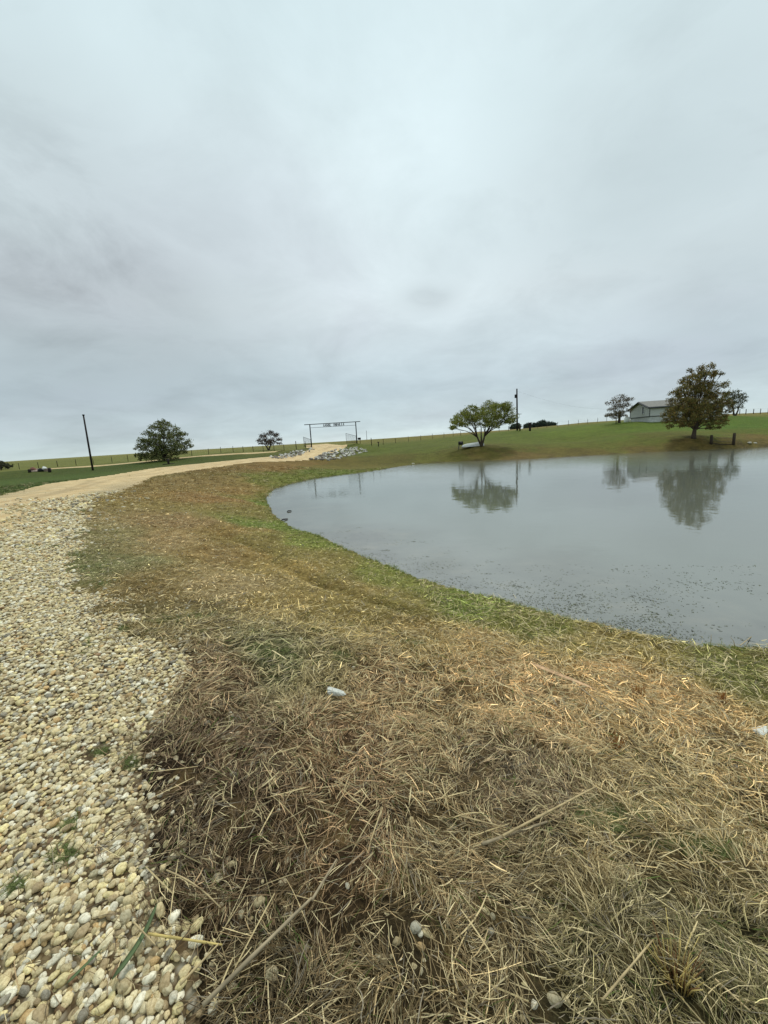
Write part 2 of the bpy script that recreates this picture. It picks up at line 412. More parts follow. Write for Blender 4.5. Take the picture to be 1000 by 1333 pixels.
# ------------------------------------------------------------------ materials
def mat(name):
    m = bpy.data.materials.new(name); m.use_nodes = True
    t = m.node_tree; b = t.nodes['Principled BSDF']
    b.inputs['Specular IOR Level'].default_value = 0.25
    return m, t, b
def simple(name, rgb, rough=.7, k=1.0, nscale=8, amt=.25, bump=0.0, metal=0.0):
    m, t, b = mat(name)
    c = lin(*rgb, k=k)
    tcn = N(t, 'ShaderNodeTexCoord')
    n = N(t, 'ShaderNodeTexNoise'); n.inputs['Scale'].default_value = nscale; n.inputs['Detail'].default_value = 5
    LK(t, tcn.outputs['Object'], n.inputs['Vector'])
    lo = tuple(v * (1 - amt) for v in c[:3]) + (1,); hi = tuple(min(1, v * (1 + amt)) for v in c[:3]) + (1,)
    LK(t, ramp(t, n.outputs[0], [(.3, lo), (.7, hi)]), b.inputs['Base Color'])
    b.inputs['Roughness'].default_value = rough; b.inputs['Metallic'].default_value = metal
    if bump:
        bp = N(t, 'ShaderNodeBump'); bp.inputs['Strength'].default_value = bump; bp.inputs['Distance'].default_value = .02
        LK(t, n.outputs[0], bp.inputs['Height']); LK(t, bp.outputs[0], b.inputs['Normal'])
    return m
def ground_mat():
    m, t, b = mat('grass_ground')
    at = N(t, 'ShaderNodeAttribute', attribute_name='col')
    geo = N(t, 'ShaderNodeNewGeometry')
    P = geo.outputs['Position']
    def nz(sc, det, ro=.6):
        n = N(t, 'ShaderNodeTexNoise'); n.inputs['Scale'].default_value = sc; n.inputs['Detail'].default_value = det
        n.inputs['Roughness'].default_value = ro; LK(t, P, n.inputs['Vector']); return n.outputs[0]
    a = nz(28, 6, .7); c = nz(1.7, 6, .68); d = nz(.35, 5, .6)
    f1 = MATH(t, 'MULTIPLY_ADD', MATH(t, 'SUBTRACT', MATH(t, 'ADD', MATH(t, 'MULTIPLY', a, .6), MATH(t, 'MULTIPLY', nz(150, 4, .7), .4)), .5), 4.4, 1.0)
    f2 = MATH(t, 'MULTIPLY_ADD', MATH(t, 'SUBTRACT', c, .5), 1.3, 1.0)
    f3 = MATH(t, 'MULTIPLY_ADD', MATH(t, 'SUBTRACT', d, .5), .9, 1.0)
    f = MATH(t, 'MAXIMUM', MATH(t, 'MULTIPLY', MATH(t, 'MULTIPLY', f1, f2), f3), .15)
    cb = N(t, 'ShaderNodeCombineXYZ')
    for i in range(3): LK(t, f, cb.inputs[i])
    colr = VM(t, 'MULTIPLY', at.outputs['Color'], cb.outputs[0]).outputs[0]
    # dry thatch showing between green blades
    k = ramp(t, nz(5.5, 6, .7), [(.52, (0, 0, 0, 1)), (.68, (1, 1, 1, 1))])
    colr = MIX(t, MATH(t, 'MULTIPLY', k, .42), colr, lin(150, 124, 78))
    LK(t, colr, b.inputs['Base Color'])
    b.inputs['Roughness'].default_value = .9; b.inputs['Specular IOR Level'].default_value = .1
    hs = MATH(t, 'ADD', MATH(t, 'MULTIPLY', a, .03), MATH(t, 'MULTIPLY', c, .12))
    bp = N(t, 'ShaderNodeBump'); bp.inputs['Strength'].default_value = .8; bp.inputs['Distance'].default_value = 1.0
    LK(t, hs, bp.inputs['Height']); LK(t, bp.outputs[0], b.inputs['Normal'])
    return m
def road_mat():
    m, t, b = mat('gravel_road')
    geo = N(t, 'ShaderNodeNewGeometry'); P = geo.outputs['Position']
    at = N(t, 'ShaderNodeAttribute', attribute_name='col')   # r = how compacted, g = bare soil plus painted gap shade
    sp_ = N(t, 'ShaderNodeSeparateColor'); LK(t, at.outputs['Color'], sp_.inputs[0])
    vo = N(t, 'ShaderNodeTexVoronoi'); vo.inputs['Scale'].default_value = 30; vo.inputs['Randomness'].default_value = 1
    mpv = VM(t, 'MULTIPLY', P, (1, 1, .4)).outputs[0]
    LK(t, mpv, vo.inputs['Vector'])
    sv = N(t, 'ShaderNodeSeparateColor'); LK(t, vo.outputs['Color'], sv.inputs[0])
    stone = ramp(t, sv.outputs[0], [(0, lin(146, 128, 92)), (.2, lin(196, 178, 134)), (.45, lin(214, 204, 168)), (.7, lin(206, 188, 140)), (.85, lin(222, 216, 192)), (1, lin(186, 158, 110))])
    gap = ramp(t, vo.outputs['Distance'], [(.3, (1, 1, 1, 1)), (.62, (.22, .18, .13, 1))])
    stone = MIX(t, 1.0, stone, gap, 'MULTIPLY')
    n = N(t, 'ShaderNodeTexNoise'); n.inputs['Scale'].default_value = 1.1; n.inputs['Detail'].default_value = 7; n.inputs['Roughness'].default_value = .65
    LK(t, P, n.inputs['Vector'])
    n3 = N(t, 'ShaderNodeTexNoise'); n3.inputs['Scale'].default_value = 22; n3.inputs['Detail'].default_value = 5; n3.inputs['Roughness'].default_value = .7
    LK(t, P, n3.inputs['Vector'])
    tan = ramp(t, n.outputs[0], [(.3, lin(186, 156, 108)), (.5, lin(204, 178, 132)), (.7, lin(216, 196, 154))])
    spk = ramp(t, n3.outputs[0], [(.35, (.62, .58, .5, 1)), (.5, (1, 1, 1, 1)), (.7, (1.15, 1.15, 1.12, 1))])
    tan = MIX(t, 1.0, tan, spk, 'MULTIPLY')
    c1 = MIX(t, sp_.outputs[0], stone, tan)
    c1 = MIX(t, sp_.outputs[1], c1, lin(74, 58, 38))
    LK(t, c1, b.inputs['Base Color']); b.inputs['Roughness'].default_value = .85
    bp = N(t, 'ShaderNodeBump'); bp.inputs['Strength'].default_value = .6; bp.inputs['Distance'].default_value = .02; bp.invert = True
    LK(t, vo.outputs['Distance'], bp.inputs['Height']); LK(t, bp.outputs[0], b.inputs['Normal'])
    return m
def attr_mat(name, rough=.7, trans=0.0, inst=False):
    m, t, b = mat(name)
    at = N(t, 'ShaderNodeAttribute', attribute_name='tint' if inst else 'col')
    if inst: at.attribute_type = 'INSTANCER'
    LK(t, at.outputs['Color'], b.inputs['Base Color']); b.inputs['Roughness'].default_value = rough
    b.inputs['Specular IOR Level'].default_value = .15
    if trans:
        tr = N(t, 'ShaderNodeBsdfTranslucent'); LK(t, at.outputs['Color'], tr.inputs[0])
        mx = N(t, 'ShaderNodeMixShader'); mx.inputs[0].default_value = trans
        LK(t, b.outputs[0], mx.inputs[1]); LK(t, tr.outputs[0], mx.inputs[2])
        LK(t, mx.outputs[0], t.nodes['Material Output'].inputs[0])
    return m
def pebble_mat():
    m, t, b = mat('river_pebble')
    oi = N(t, 'ShaderNodeAttribute', attribute_name='tint', attribute_type='INSTANCER')
    tcn = N(t, 'ShaderNodeTexCoord')
    n = N(t, 'ShaderNodeTexNoise'); n.inputs['Scale'].default_value = 2.2; n.inputs['Detail'].default_value = 5; n.inputs['Roughness'].default_value = .65
    LK(t, VM(t, 'ADD', tcn.outputs['Object'], oi.outputs['Vector']).outputs[0], n.inputs['Vector'])
    mot = ramp(t, n.outputs[0], [(.3, (.62, .56, .46, 1)), (.5, (1, 1, 1, 1)), (.75, (1.12, 1.1, 1.05, 1))])
    c = MIX(t, 1.0, oi.outputs['Color'], mot, 'MULTIPLY')
    LK(t, c, b.inputs['Base Color']); b.inputs['Roughness'].default_value = .62; b.inputs['Specular IOR Level'].default_value = .3
    bp = N(t, 'ShaderNodeBump'); bp.inputs['Strength'].default_value = .25; bp.inputs['Distance'].default_value = .2
    LK(t, n.outputs[0], bp.inputs['Height']); LK(t, bp.outputs[0], b.inputs['Normal'])
    return m
def water_mat():
    m, t, b = mat('murky_water')
    geo = N(t, 'ShaderNodeNewGeometry'); P = geo.outputs['Position']
    at = N(t, 'ShaderNodeAttribute', attribute_name='col')   # r shallow, g wind ruffle
    s_ = N(t, 'ShaderNodeSeparateColor'); LK(t, at.outputs['Color'], s_.inputs[0])
    n0 = N(t, 'ShaderNodeTexNoise'); n0.inputs['Scale'].default_value = 1.3; n0.inputs['Detail'].default_value = 6; n0.inputs['Roughness'].default_value = .65
    LK(t, P, n0.inputs['Vector'])
    deep = lin(104, 108, 97); shal = ramp(t, n0.outputs[0], [(.35, lin(74, 72, 58)), (.55, lin(92, 90, 76)), (.7, lin(110, 104, 86))])
    LK(t, MIX(t, s_.outputs[0], deep, shal), b.inputs['Base Color'])
    b.inputs['IOR'].default_value = 3.3; b.inputs['Specular IOR Level'].default_value = .5
    LK(t, MATH(t, 'MULTIPLY_ADD', s_.outputs[1], .05, .03), b.inputs['Roughness'])
    n1 = N(t, 'ShaderNodeTexNoise'); n1.inputs['Scale'].default_value = 5.5; n1.inputs['Detail'].default_value = 3; n1.inputs['Roughness'].default_value = .5
    LK(t, VM(t, 'MULTIPLY', P, (1.0, 1.25, 1)).outputs[0], n1.inputs['Vector'])
    n2 = N(t, 'ShaderNodeTexNoise'); n2.inputs['Scale'].default_value = .9; n2.inputs['Detail'].default_value = 2
    LK(t, P, n2.inputs['Vector'])
    h = MATH(t, 'ADD', MATH(t, 'MULTIPLY', n1.outputs[0], MATH(t, 'MULTIPLY_ADD', s_.outputs[1], .0055, .0012)), MATH(t, 'MULTIPLY', n2.outputs[0], .006))
    bp = N(t, 'ShaderNodeBump'); bp.inputs['Strength'].default_value = 1; bp.inputs['Distance'].default_value = 1
    LK(t, h, bp.inputs['Height']); LK(t, bp.outputs[0], b.inputs['Normal'])
    return m

M_ground, M_road, M_water = ground_mat(), road_mat(), water_mat()
M_peb = pebble_mat()
M_straw = attr_mat('straw', .6, .15)
M_tuft = attr_mat('grass_tuft', .7, .2, inst=True)
M_leaf = attr_mat('leaves', .6, .3)
M_bark = simple('bark', (74, 64, 54), .9, nscale=6, amt=.4, bump=.6)
M_post = simple('weathered_post', (62, 54, 44), .85, nscale=12, amt=.35)
M_pole = simple('creosote_pole', (48, 42, 40), .8, nscale=10, amt=.3)
M_steel = simple('black_steel', (30, 31, 33), .5, nscale=10, amt=.2, metal=.3)
M_wire = simple('wire', (90, 90, 90), .5, nscale=10, amt=.1, metal=.6)
M_rock = simple('limestone_rock', (164, 160, 150), .9, nscale=3, amt=.35, bump=.5)
M_white = simple('white_paint', (215, 218, 214), .5, nscale=4, amt=.08)

# ------------------------------------------------------------------ ground and road sheets
ang = np.concatenate([np.arange(-180, -70, 3.0), np.arange(-70, -54, 1.0), np.arange(-54, 54.01, .25), np.arange(55, 70, 1.0), np.arange(70, 180, 3.0)])
rr = [0.2]
while rr[-1] < 1500: rr.append(rr[-1] * (1.022 if rr[-1] > 1 else 1.06))
rr = np.array(rr)
TH, RD = np.meshgrid(np.radians(ang), rr)
GX, GY = RD * np.sin(TH), RD * np.cos(TH)
GZ = ground_z(GX.ravel(), GY.ravel())
gx, gy = GX.ravel(), GY.ravel()
na, nr = len(ang), len(rr)
ii, jj = np.meshgrid(np.arange(nr - 1), np.arange(na), indexing='ij')
j2 = (jj + 1) % na
Q = np.stack([ii * na + jj, ii * na + j2, (ii + 1) * na + j2, (ii + 1) * na + jj], -1).reshape(-1, 4)[:, ::-1]
# close the hole under the camera with a centre fan (as degenerate-free quads)
RS = road_sd(gx, gy)
cc = colour(gx, gy) * KALB
# soil under near straw, darkened as painted gap shade; mud at the water's edge
dsh = shore_sd(gx, gy)
rad_ = np.hypot(gx, gy)
near = np.clip((7 - rad_) / 4, 0, 1)
farf = np.clip((gy - 38) / 10, 0, 1)[:, None]
cc = cc * (1 - farf + farf * np.array([.72, .71, .50]))
cc = cc * (1 - .74 * near)[:, None]
mud = np.clip(1 - np.abs(dsh) / (.12 + rad_ * .006), 0, 1) * .75
cc = cc * (1 - mud)[:, None] + np.array(lin(62, 54, 38)[:3]) * mud[:, None]
gcol = np.ones((len(gx), 4)); gcol[:, :3] = cc
isroad = RS[Q].mean(1) < 0
def sub_mesh(name, faces, cols, m):
    used = np.unique(faces); mp = np.full(len(gx), -1); mp[used] = np.arange(len(used))
    V = np.stack([gx, gy, GZ], 1)[used]
    return mesh_np(name, V, mp[faces], m, None, cols[used], smooth=True)
o = sub_mesh('ground', Q[~isroad], gcol, M_ground); tag(o, kind='structure')
rcol = np.ones((len(gx), 4))
comp = compact(gx, gy, RS)
stripe = np.clip(fbm(gx, gy, .8, 3, 52) * 2 + .1, 0, 1) * .4
comp = np.clip(comp - stripe * comp, 0, 1)
soil_shade = np.maximum(np.clip(1 + RS / .12, 0, 1) * .8, .62 * np.clip((9 - rad_) / 3, 0, 1) * (1 - comp))  # soil along the edge; shade between near pebbles painted in
pb = hit(130, 980); soil_shade = np.maximum(soil_shade, np.clip(1.2 - np.hypot((gx - pb[0]) / .16, (gy - pb[1]) / .1), 0, 1))
rin = -poly_sd(gx, gy, ROAD) + fbm(gx, gy, 3.0, 3, 77) * .5
rut = (np.exp(-((rin - 2.9) / .28) ** 2) + np.exp(-((rin - 4.7) / .28) ** 2)) * (.16 + .35 * np.clip(fbm(gx, gy, 2.2, 3, 78) + .3, 0, 1)) * np.clip((rad_ - 9) / 5, 0, 1)
soil_shade = soil_shade * np.clip((20 - rad_) / 10, 0, 1) + rut + .22 * np.clip(fbm(gx, gy, .9, 4, 79) * 2, 0, 1) * comp
rcol[:, 0] = comp; rcol[:, 1] = np.clip(soil_shade, 0, 1)
o = sub_mesh('road', Q[isroad], rcol, M_road); tag(o, kind='structure')
# small cap under the camera
k = na
V = np.vstack([np.stack([gx, gy, GZ], 1)[:na], [[0, 0, GZ[:na].mean()]]])
Fc = np.array([(i, na, (i + 1) % na) for i in range(na)])[:, ::-1]
o = mesh_np('ground', V, Fc, M_ground, None, np.vstack([gcol[:na], gcol[:1]])); tag(o, kind='structure')

# a second thin drive along the far left field
drv = [(-40, 620.5, 70), (0, 616.3, 73), (60, 611.8, 76), (130, 607, 78), (200, 602.5, 80), (260, 598.5, 82), (320, 594.5, 82), (365, 591.5, 79)]
pts = [aty(*p) for p in drv]
V = []; Fq = []
cent = []
for i in range(len(pts) - 1):
    for k in range(8):
        t_ = k / 8; cent.append(pts[i][:2] * (1 - t_) + pts[i + 1][:2] * t_)
cent.append(pts[-1][:2]); cent = np.array(cent)
for i, c in enumerate(cent):
    tn = cent[min(i + 1, len(cent) - 1)] - cent[max(0, i - 1)]; tn /= np.linalg.norm(tn); nn = np.array([-tn[1], tn[0]])
    wd = 1.9 + .4 * math.sin(i * .9)
    for s_ in (-1, -.33, .33, 1):
        q = c + nn * wd * s_
        V.append([q[0], q[1], gz(q[0], q[1]) + .10 - .12 * (abs(s_) == 1)])
for i in range(len(cent) - 1):
    for k in range(3):
        a = i * 4 + k; Fq.append((a, a + 4, a + 5, a + 1))
cols = np.ones((len(V), 4)); cols[:, 0] = 1; cols[:, 1] = 0.15
o = mesh_np('road', V, Fq, M_road, None, cols, smooth=True); tag(o, kind='structure')

# ------------------------------------------------------------------ pond
lo, hi = SHORE.min(0) - 1.2, SHORE.max(0) + 1.2
xs = np.arange(lo[0], hi[0], .3); ys = np.arange(lo[1], hi[1], .3)
WX, WY = np.meshgrid(xs, ys); wx, wy = WX.ravel(), WY.ravel()
sdw = poly_sd(wx, wy, SHORE)
ii, jj = np.meshgrid(np.arange(len(ys) - 1), np.arange(len(xs) - 1), indexing='ij')
n_ = len(xs)
Qw = np.stack([ii * n_ + jj, ii * n_ + jj + 1, (ii + 1) * n_ + jj + 1, (ii + 1) * n_ + jj], -1).reshape(-1, 4)
Qw = Qw[sdw[Qw].min(1) < .9]
wc = np.ones((len(wx), 4)); wc[:, 0] = np.clip(1 + sdw / 3.5 + fbm(wx, wy, 2, 3, 5) * .8, 0, 1)
wc[:, 1] = np.clip((wy - 22) / 16 + fbm(wx, wy, 7, 3, 6) * 1.6, 0, 1)
used = np.unique(Qw); mp = np.full(len(wx), -1); mp[used] = np.arange(len(used))
o = mesh_np('pond_water', np.stack([wx, wy, np.full(len(wx), WZ)], 1)[used], mp[Qw], M_water, None, wc[used], smooth=True)
tag(o, kind='structure')
# ------------------------------------------------------------------ scattering by geometry nodes
def src_collection(name, meshes, m):
    c = bpy.data.collections.new(name)
    for i, (V, Fc) in enumerate(meshes):
        me = bpy.data.meshes.new(name); me.from_pydata([tuple(v) for v in V], [], [tuple(f) for f in Fc]); me.update()
        me.polygons.foreach_set('use_smooth', [True] * len(me.polygons)); me.materials.append(m)
        ob = bpy.data.objects.new(name, me); c.objects.link(ob)
    return c
def scatter(name, P, rot, scl, tint, coll, nvar, m, label, cat):
    me = bpy.data.meshes.new(name); P = np.asarray(P, np.float32)
    me.vertices.add(len(P)); me.vertices.foreach_set('co', P.ravel())
    for nm, arr in (('rot', rot), ('scl', scl)):
        a = me.attributes.new(nm, 'FLOAT_VECTOR', 'POINT'); a.data.foreach_set('vector', np.asarray(arr, np.float32).ravel())
    a = me.attributes.new('tint', 'FLOAT_COLOR', 'POINT'); t4 = np.ones((len(P), 4), np.float32); t4[:, :3] = tint
    a.data.foreach_set('color', t4.ravel())
    a = me.attributes.new('vid', 'INT', 'POINT'); a.data.foreach_set('value', rng.integers(0, nvar, len(P)).astype(np.int32))
    me.materials.append(m)
    ob = bpy.data.objects.new(name, me); COL.objects.link(ob)
    g = bpy.data.node_groups.new(name, 'GeometryNodeTree')
    g.interface.new_socket('Geometry', in_out='INPUT', socket_type='NodeSocketGeometry')
    g.interface.new_socket('Geometry', in_out='OUTPUT', socket_type='NodeSocketGeometry')
    gi = g.nodes.new('NodeGroupInput'); go = g.nodes.new('NodeGroupOutput')
    ip = g.nodes.new('GeometryNodeInstanceOnPoints'); ci = g.nodes.new('GeometryNodeCollectionInfo')
    ci.inputs['Collection'].default_value = coll; ci.inputs['Separate Children'].default_value = True; ci.inputs['Reset Children'].default_value = True
    def na_(nm, ty):
        n = g.nodes.new('GeometryNodeInputNamedAttribute'); n.data_type = ty; n.inputs['Name'].default_value = nm; return n.outputs['Attribute']
    g.links.new(gi.outputs[0], ip.inputs['Points']); g.links.new(ci.outputs[0], ip.inputs['Instance'])
    ip.inputs['Pick Instance'].default_value = True
    g.links.new(na_('vid', 'INT'), ip.inputs['Instance Index'])
    e2r = g.nodes.new('FunctionNodeEulerToRotation'); g.links.new(na_('rot', 'FLOAT_VECTOR'), e2r.inputs[0])
    g.links.new(e2r.outputs[0], ip.inputs['Rotation']); g.links.new(na_('scl', 'FLOAT_VECTOR'), ip.inputs['Scale'])
    g.links.new(ip.outputs[0], go.inputs[0])
    md = ob.modifiers.new('scatter', 'NODES'); md.node_group = g
    tag(ob, label, cat, kind='stuff')
    return ob

import bmesh
def rock_mesh(sub, flat=(1, .8, .55), amp=.22, seed=0, boxy=0.0):
    bm = bmesh.new(); bmesh.ops.create_icosphere(bm, subdivisions=sub, radius=1.0)
    r = random.Random(seed); off = Vector((r.uniform(-9, 9), r.uniform(-9, 9), r.uniform(-9, 9)))
    for v in bm.verts:
        p = v.co.copy(); d = 1 + amp * mnoise.noise(p * 1.1 + off) * 1.6 + amp * .3 * mnoise.noise(p * 3 + off)
        if boxy: d *= 1 - boxy + boxy / max(abs(p.x), abs(p.y), abs(p.z))
        v.co = Vector((p.x * flat[0], p.y * flat[1], p.z * flat[2])) * d
    V = [tuple(v.co) for v in bm.verts]; Fc = [[x.index for x in f.verts] for f in bm.faces]; bm.free()
    return V, Fc
PEB = src_collection('pebble', [rock_mesh(3, (1, random.uniform(.65, .9), random.uniform(.45, .65)), .2, s) for s in range(10)], M_peb)
PCOL = np.array([lin(214, 200, 158)[:3], lin(206, 188, 138)[:3], lin(224, 216, 188)[:3], lin(200, 180, 132)[:3], lin(198, 164, 106)[:3],
                 lin(172, 150, 108)[:3], lin(150, 142, 122)[:3], lin(226, 208, 146)[:3], lin(142, 112, 76)[:3]])
PCOL = PCOL * .88 + .12 * PCOL.mean(1)[:, None]; PCOL = np.minimum(PCOL * 1.16, .85)
PW = np.array([.23, .21, .17, .12, .045, .08, .06, .08, .005]); PW /= PW.sum()
def jgrid(x0, x1, y0, y1, s):
    X, Y = np.meshgrid(np.arange(x0, x1, s), np.arange(y0, y1, s)); X = X.ravel(); Y = Y.ravel()
    return X + rng.uniform(-.45, .45, len(X)) * s, Y + rng.uniform(-.45, .45, len(X)) * s
def inview(x, y, margin=6):
    a = np.degrees(np.arctan2(x, y)); return (np.abs(a) < 50 + margin)
PP = []; PSz = []
patch = hits([545, 700, 215, 640, 480, 330, 760], [1245, 1300, 1275, 1200, 1190, 1120, 1230])
for (r0, r1, s) in ((.3, 1.7, .0245), (1.7, 3.4, .023), (.3, 1.9, .0172), (1.9, 3.0, .0174), (3.4, 6, .026), (6, 10, .034), (10, 15, .056), (15, 24, .085)):
    x, y = jgrid(-r1 * 1.0, .9 if r1 < 4 else 0, .2, r1, s); r = np.hypot(x, y)
    ok = (r >= r0) & (r < r1) & (inview(x, y)); x, y, r = x[ok], y[ok], r[ok]
    rs = road_sd(x, y)
    pr = np.clip(-rs / .16 + .5, 0, 1) ** 1.6
    pr = np.maximum(pr, .34 * np.exp(-np.maximum(rs, 0) / (.14 + r * .03)))
    pm = np.zeros(len(x))
    for q, pw in zip(patch, (.14, .1, .15, .07, .05, .05, .06)):
        pm = np.maximum(pm, np.clip(1.3 - np.hypot(x - q[0], y - q[1]) / pw, 0, 1))
    pr = np.maximum(pr, pm * .26)
    cmp_ = compact(x, y, rs)
    pr *= (1 - .93 * cmp_) * np.clip((25 - r) / 10, 0, 1)
    pr *= np.clip(1.45 - 1.2 * np.clip(1.3 - np.hypot((x - pb[0]) / .16, (y - pb[1]) / .1), 0, 1), 0, 1)
    pr = np.maximum(pr, .012 * (rs < 1.2))
    if s < .018: pr = pr * (rs < 0)
    ok = rng.random(len(x)) < pr; PP.append(np.stack([x[ok], y[ok]], 1)); PSz.append(np.full(ok.sum(), s))
PP = np.vstack(PP); PSz = np.concatenate(PSz)
n = len(PP)
low = PSz < .018
sz = np.clip(rng.lognormal(-.05, .33, n), .45, 1.6) * PSz * .60
pz = ground_z(PP[:, 0], PP[:, 1]) + sz * rng.uniform(-.25, .8, n)
rot = np.stack([rng.normal(0, .35, n), rng.normal(0, .35, n), rng.uniform(0, 6.28, n)], 1)
pz = np.where(low, pz - .008, pz)
inst = road_sd(PP[:, 0], PP[:, 1]) > .05
pz = np.where(inst, pz - sz * .45, pz)
tint = np.where(inst, .72, 1.0)[:, None] * PCOL[rng.choice(len(PCOL), n, p=PW)] * rng.uniform(.66, 1.1, (n, 1))
sz = sz * 1.0
scatter('gravel', np.column_stack([PP, pz]), rot, np.repeat(sz[:, None], 3, 1), tint, PEB, 10, M_peb,
        'cream and ochre river gravel spread along the drive', 'gravel')
print('pebbles', n)

# ------------------------------------------------------------------ cut straw near the camera
def strand_arrays(x, y, z, yaw, pit, L, wd, curl, col, seg=3, roll=None):
    n = len(x); t = np.linspace(0, 1, seg + 1)
    dx, dy = np.cos(yaw), np.sin(yaw)
    px, py = -dy, dx
    T = t[None, :] - .5
    bend = (4 * (t[None, :] - .5) ** 2 - .33)                      # arch
    s_off = T * L[:, None] * np.cos(pit)[:, None]
    X = x[:, None] + dx[:, None] * s_off + px[:, None] * bend * (curl * L)[:, None]
    Y = y[:, None] + dy[:, None] * s_off + py[:, None] * bend * (curl * L)[:, None]
    Z = z[:, None] + T * L[:, None] * np.sin(pit)[:, None] - bend * (np.abs(curl) * L * .35)[:, None]
    if roll is None: roll = rng.uniform(-1.2, 1.2, n)
    tap = np.where((t == 0) | (t == 1), .55, 1.0)[None, :]
    hx = (px * np.cos(roll) * wd / 2)[:, None] * tap; hy = (py * np.cos(roll) * wd / 2)[:, None] * tap; hz = (np.sin(roll) * wd / 2)[:, None] * tap
    A_ = np.stack([X - hx, Y - hy, Z - hz], -1); B_ = np.stack([X + hx, Y + hy, Z + hz], -1)
    V = np.stack([A_, B_], 2).reshape(n, -1, 3)
    b = (np.arange(n) * 2 * (seg + 1))[:, None, None]
    k = np.arange(seg)[None, :, None] * 2
    Fq = (b + k + np.array([0, 1, 3, 2])[None, None, :]).reshape(-1, 4)
    C = np.ones((n, 2 * (seg + 1), 4)); C[:, :, :3] = col[:, None, :]
    return V.reshape(-1, 3), Fq, C.reshape(-1, 4)
def field(r0, r1, dens, xr):
    """random points in a ring sector in view, on the straw side"""
    area = .5 * rad(xr[1] - xr[0]) * (r1 ** 2 - r0 ** 2); n = int(area * dens)
    a = np.radians(rng.uniform(xr[0], xr[1], n)); r = np.sqrt(rng.uniform(r0 ** 2, r1 ** 2, n))
    return r * np.sin(a), r * np.cos(a)
AV, AF, AC = [], [], []; nv = 0
pale = np.array(lin(220, 202, 156)[:3]); grey = np.array(lin(168, 156, 134)[:3]); brown = np.array(lin(96, 72, 46)[:3]); grn = np.array(lin(92, 108, 50)[:3])
golds = hits([800, 900, 700, 960, 620], [880, 930, 900, 1000, 850])
for (r0, r1, dens, Ls, ws) in ((.5, 1.6, 14500, (.025, .095), .0018), (1.6, 2.8, 9500, (.025, .105), .0024), (2.8, 4.5, 4800, (.03, .13), .0037), (4.5, 7.5, 1700, (.04, .16), .006), (7.5, 13, 640, (.05, .13), .009), (13, 23, 190, (.07, .17), .014), (23, 42, 50, (.10, .24), .024)):
    x, y = field(r0, r1, dens, (-56, 58))
    rs = road_sd(x, y); ds = shore_sd(x, y)
    keepp = np.where(rs > 0, np.clip(rs / .12 + .35, 0, 1), .35 * np.exp(np.minimum(rs, 0) / .16) + .008)
    # the raked litter thins out up the bank to the left
    lim = np.clip((5.6 - np.hypot(x, y)) / 1.0 + fbm(x, y, .7, 3, 66) * 2 + np.where(x > .6, 3, 0), .62, 1)
    keepp *= np.where(ds < .1, .03, 1) * lim
    dm = np.clip(fbm(x, y, .22, 3, 81) * 3.0 + .8, .22, 1)
    pm = np.zeros(len(x))
    for q, pw in zip(patch, (.14, .1, .15, .07, .05, .05, .06)): pm = np.maximum(pm, np.clip(1.3 - np.hypot(x - q[0], y - q[1]) / pw, 0, 1))
    ok = rng.random(len(x)) < keepp * dm * (1 - .75 * pm); x, y, rs = x[ok], y[ok], rs[ok]; n = len(x)
    c = colour(x, y) * 1.95
    lum = c.mean(1); c = c * (1 + .16 * np.clip((lum - .2) / .2, 0, 1))[:, None]
    L = rng.uniform(*Ls, n) * rng.lognormal(0, .35, n) * np.where((np.hypot(x, y) > 4.2) & (x < .6), .55, 1); wd = ws * rng.lognormal(0, .35, n)
    k = rng.random(n)
    goldness = np.clip((lum - .14) / .2, 0, 1)
    col = (c * .84 + .16 * c.mean(1)[:, None]) * np.array([1.03, 1.0, .96]) * rng.lognormal(-.18, .6, (n, 1))
    s1 = k < (.13 + .15 * goldness) * np.where((np.hypot(x, y) > 4.2) & (x < .6), .5, 1); col[s1] = pale * rng.uniform(.6, 1.35, (s1.sum(), 1))
    s2 = (k > .30) & (k < .37); col[s2] = grey * rng.uniform(.4, .95, (s2.sum(), 1))
    s3 = (k > .5) & (k < .68); col[s3] = .5 * c[s3] + .5 * brown * rng.uniform(.5, 1.1, (s3.sum(), 1))
    s4 = (k > .96 - .06 * (c[:, 1] > c[:, 0] * .93)); col[s4] = grn * rng.uniform(.5, 1.1, (s4.sum(), 1))
    yaw = fbm(x, y, .5, 2, 91) * 14 + rng.normal(0, .6, n)
    pit = rng.normal(0, .26, n)
    hgt = np.clip(fbm(x, y, .28, 3, 101) * 1.8 + .5, 0, 1) ** 1.5 * .075
    zz = ground_z(x, y) + rng.uniform(0.0, 1, n) ** 1.3 * (.012 + hgt) + np.abs(np.sin(pit)) * L * .35
    a, b, d = strand_arrays(x, y, zz, yaw, pit, L, wd, rng.normal(0, .07, n), col)
    AV.append(a); AF.append(b + nv); AC.append(d); nv += len(a); print('strands', n)
mesh_straw = mesh_np('cut_straw', np.vstack(AV), np.vstack(AF), M_straw, None, np.vstack(AC))
tag(mesh_straw, 'tangled mat of cut brown and golden straw covering the near bank', 'straw', kind='stuff')
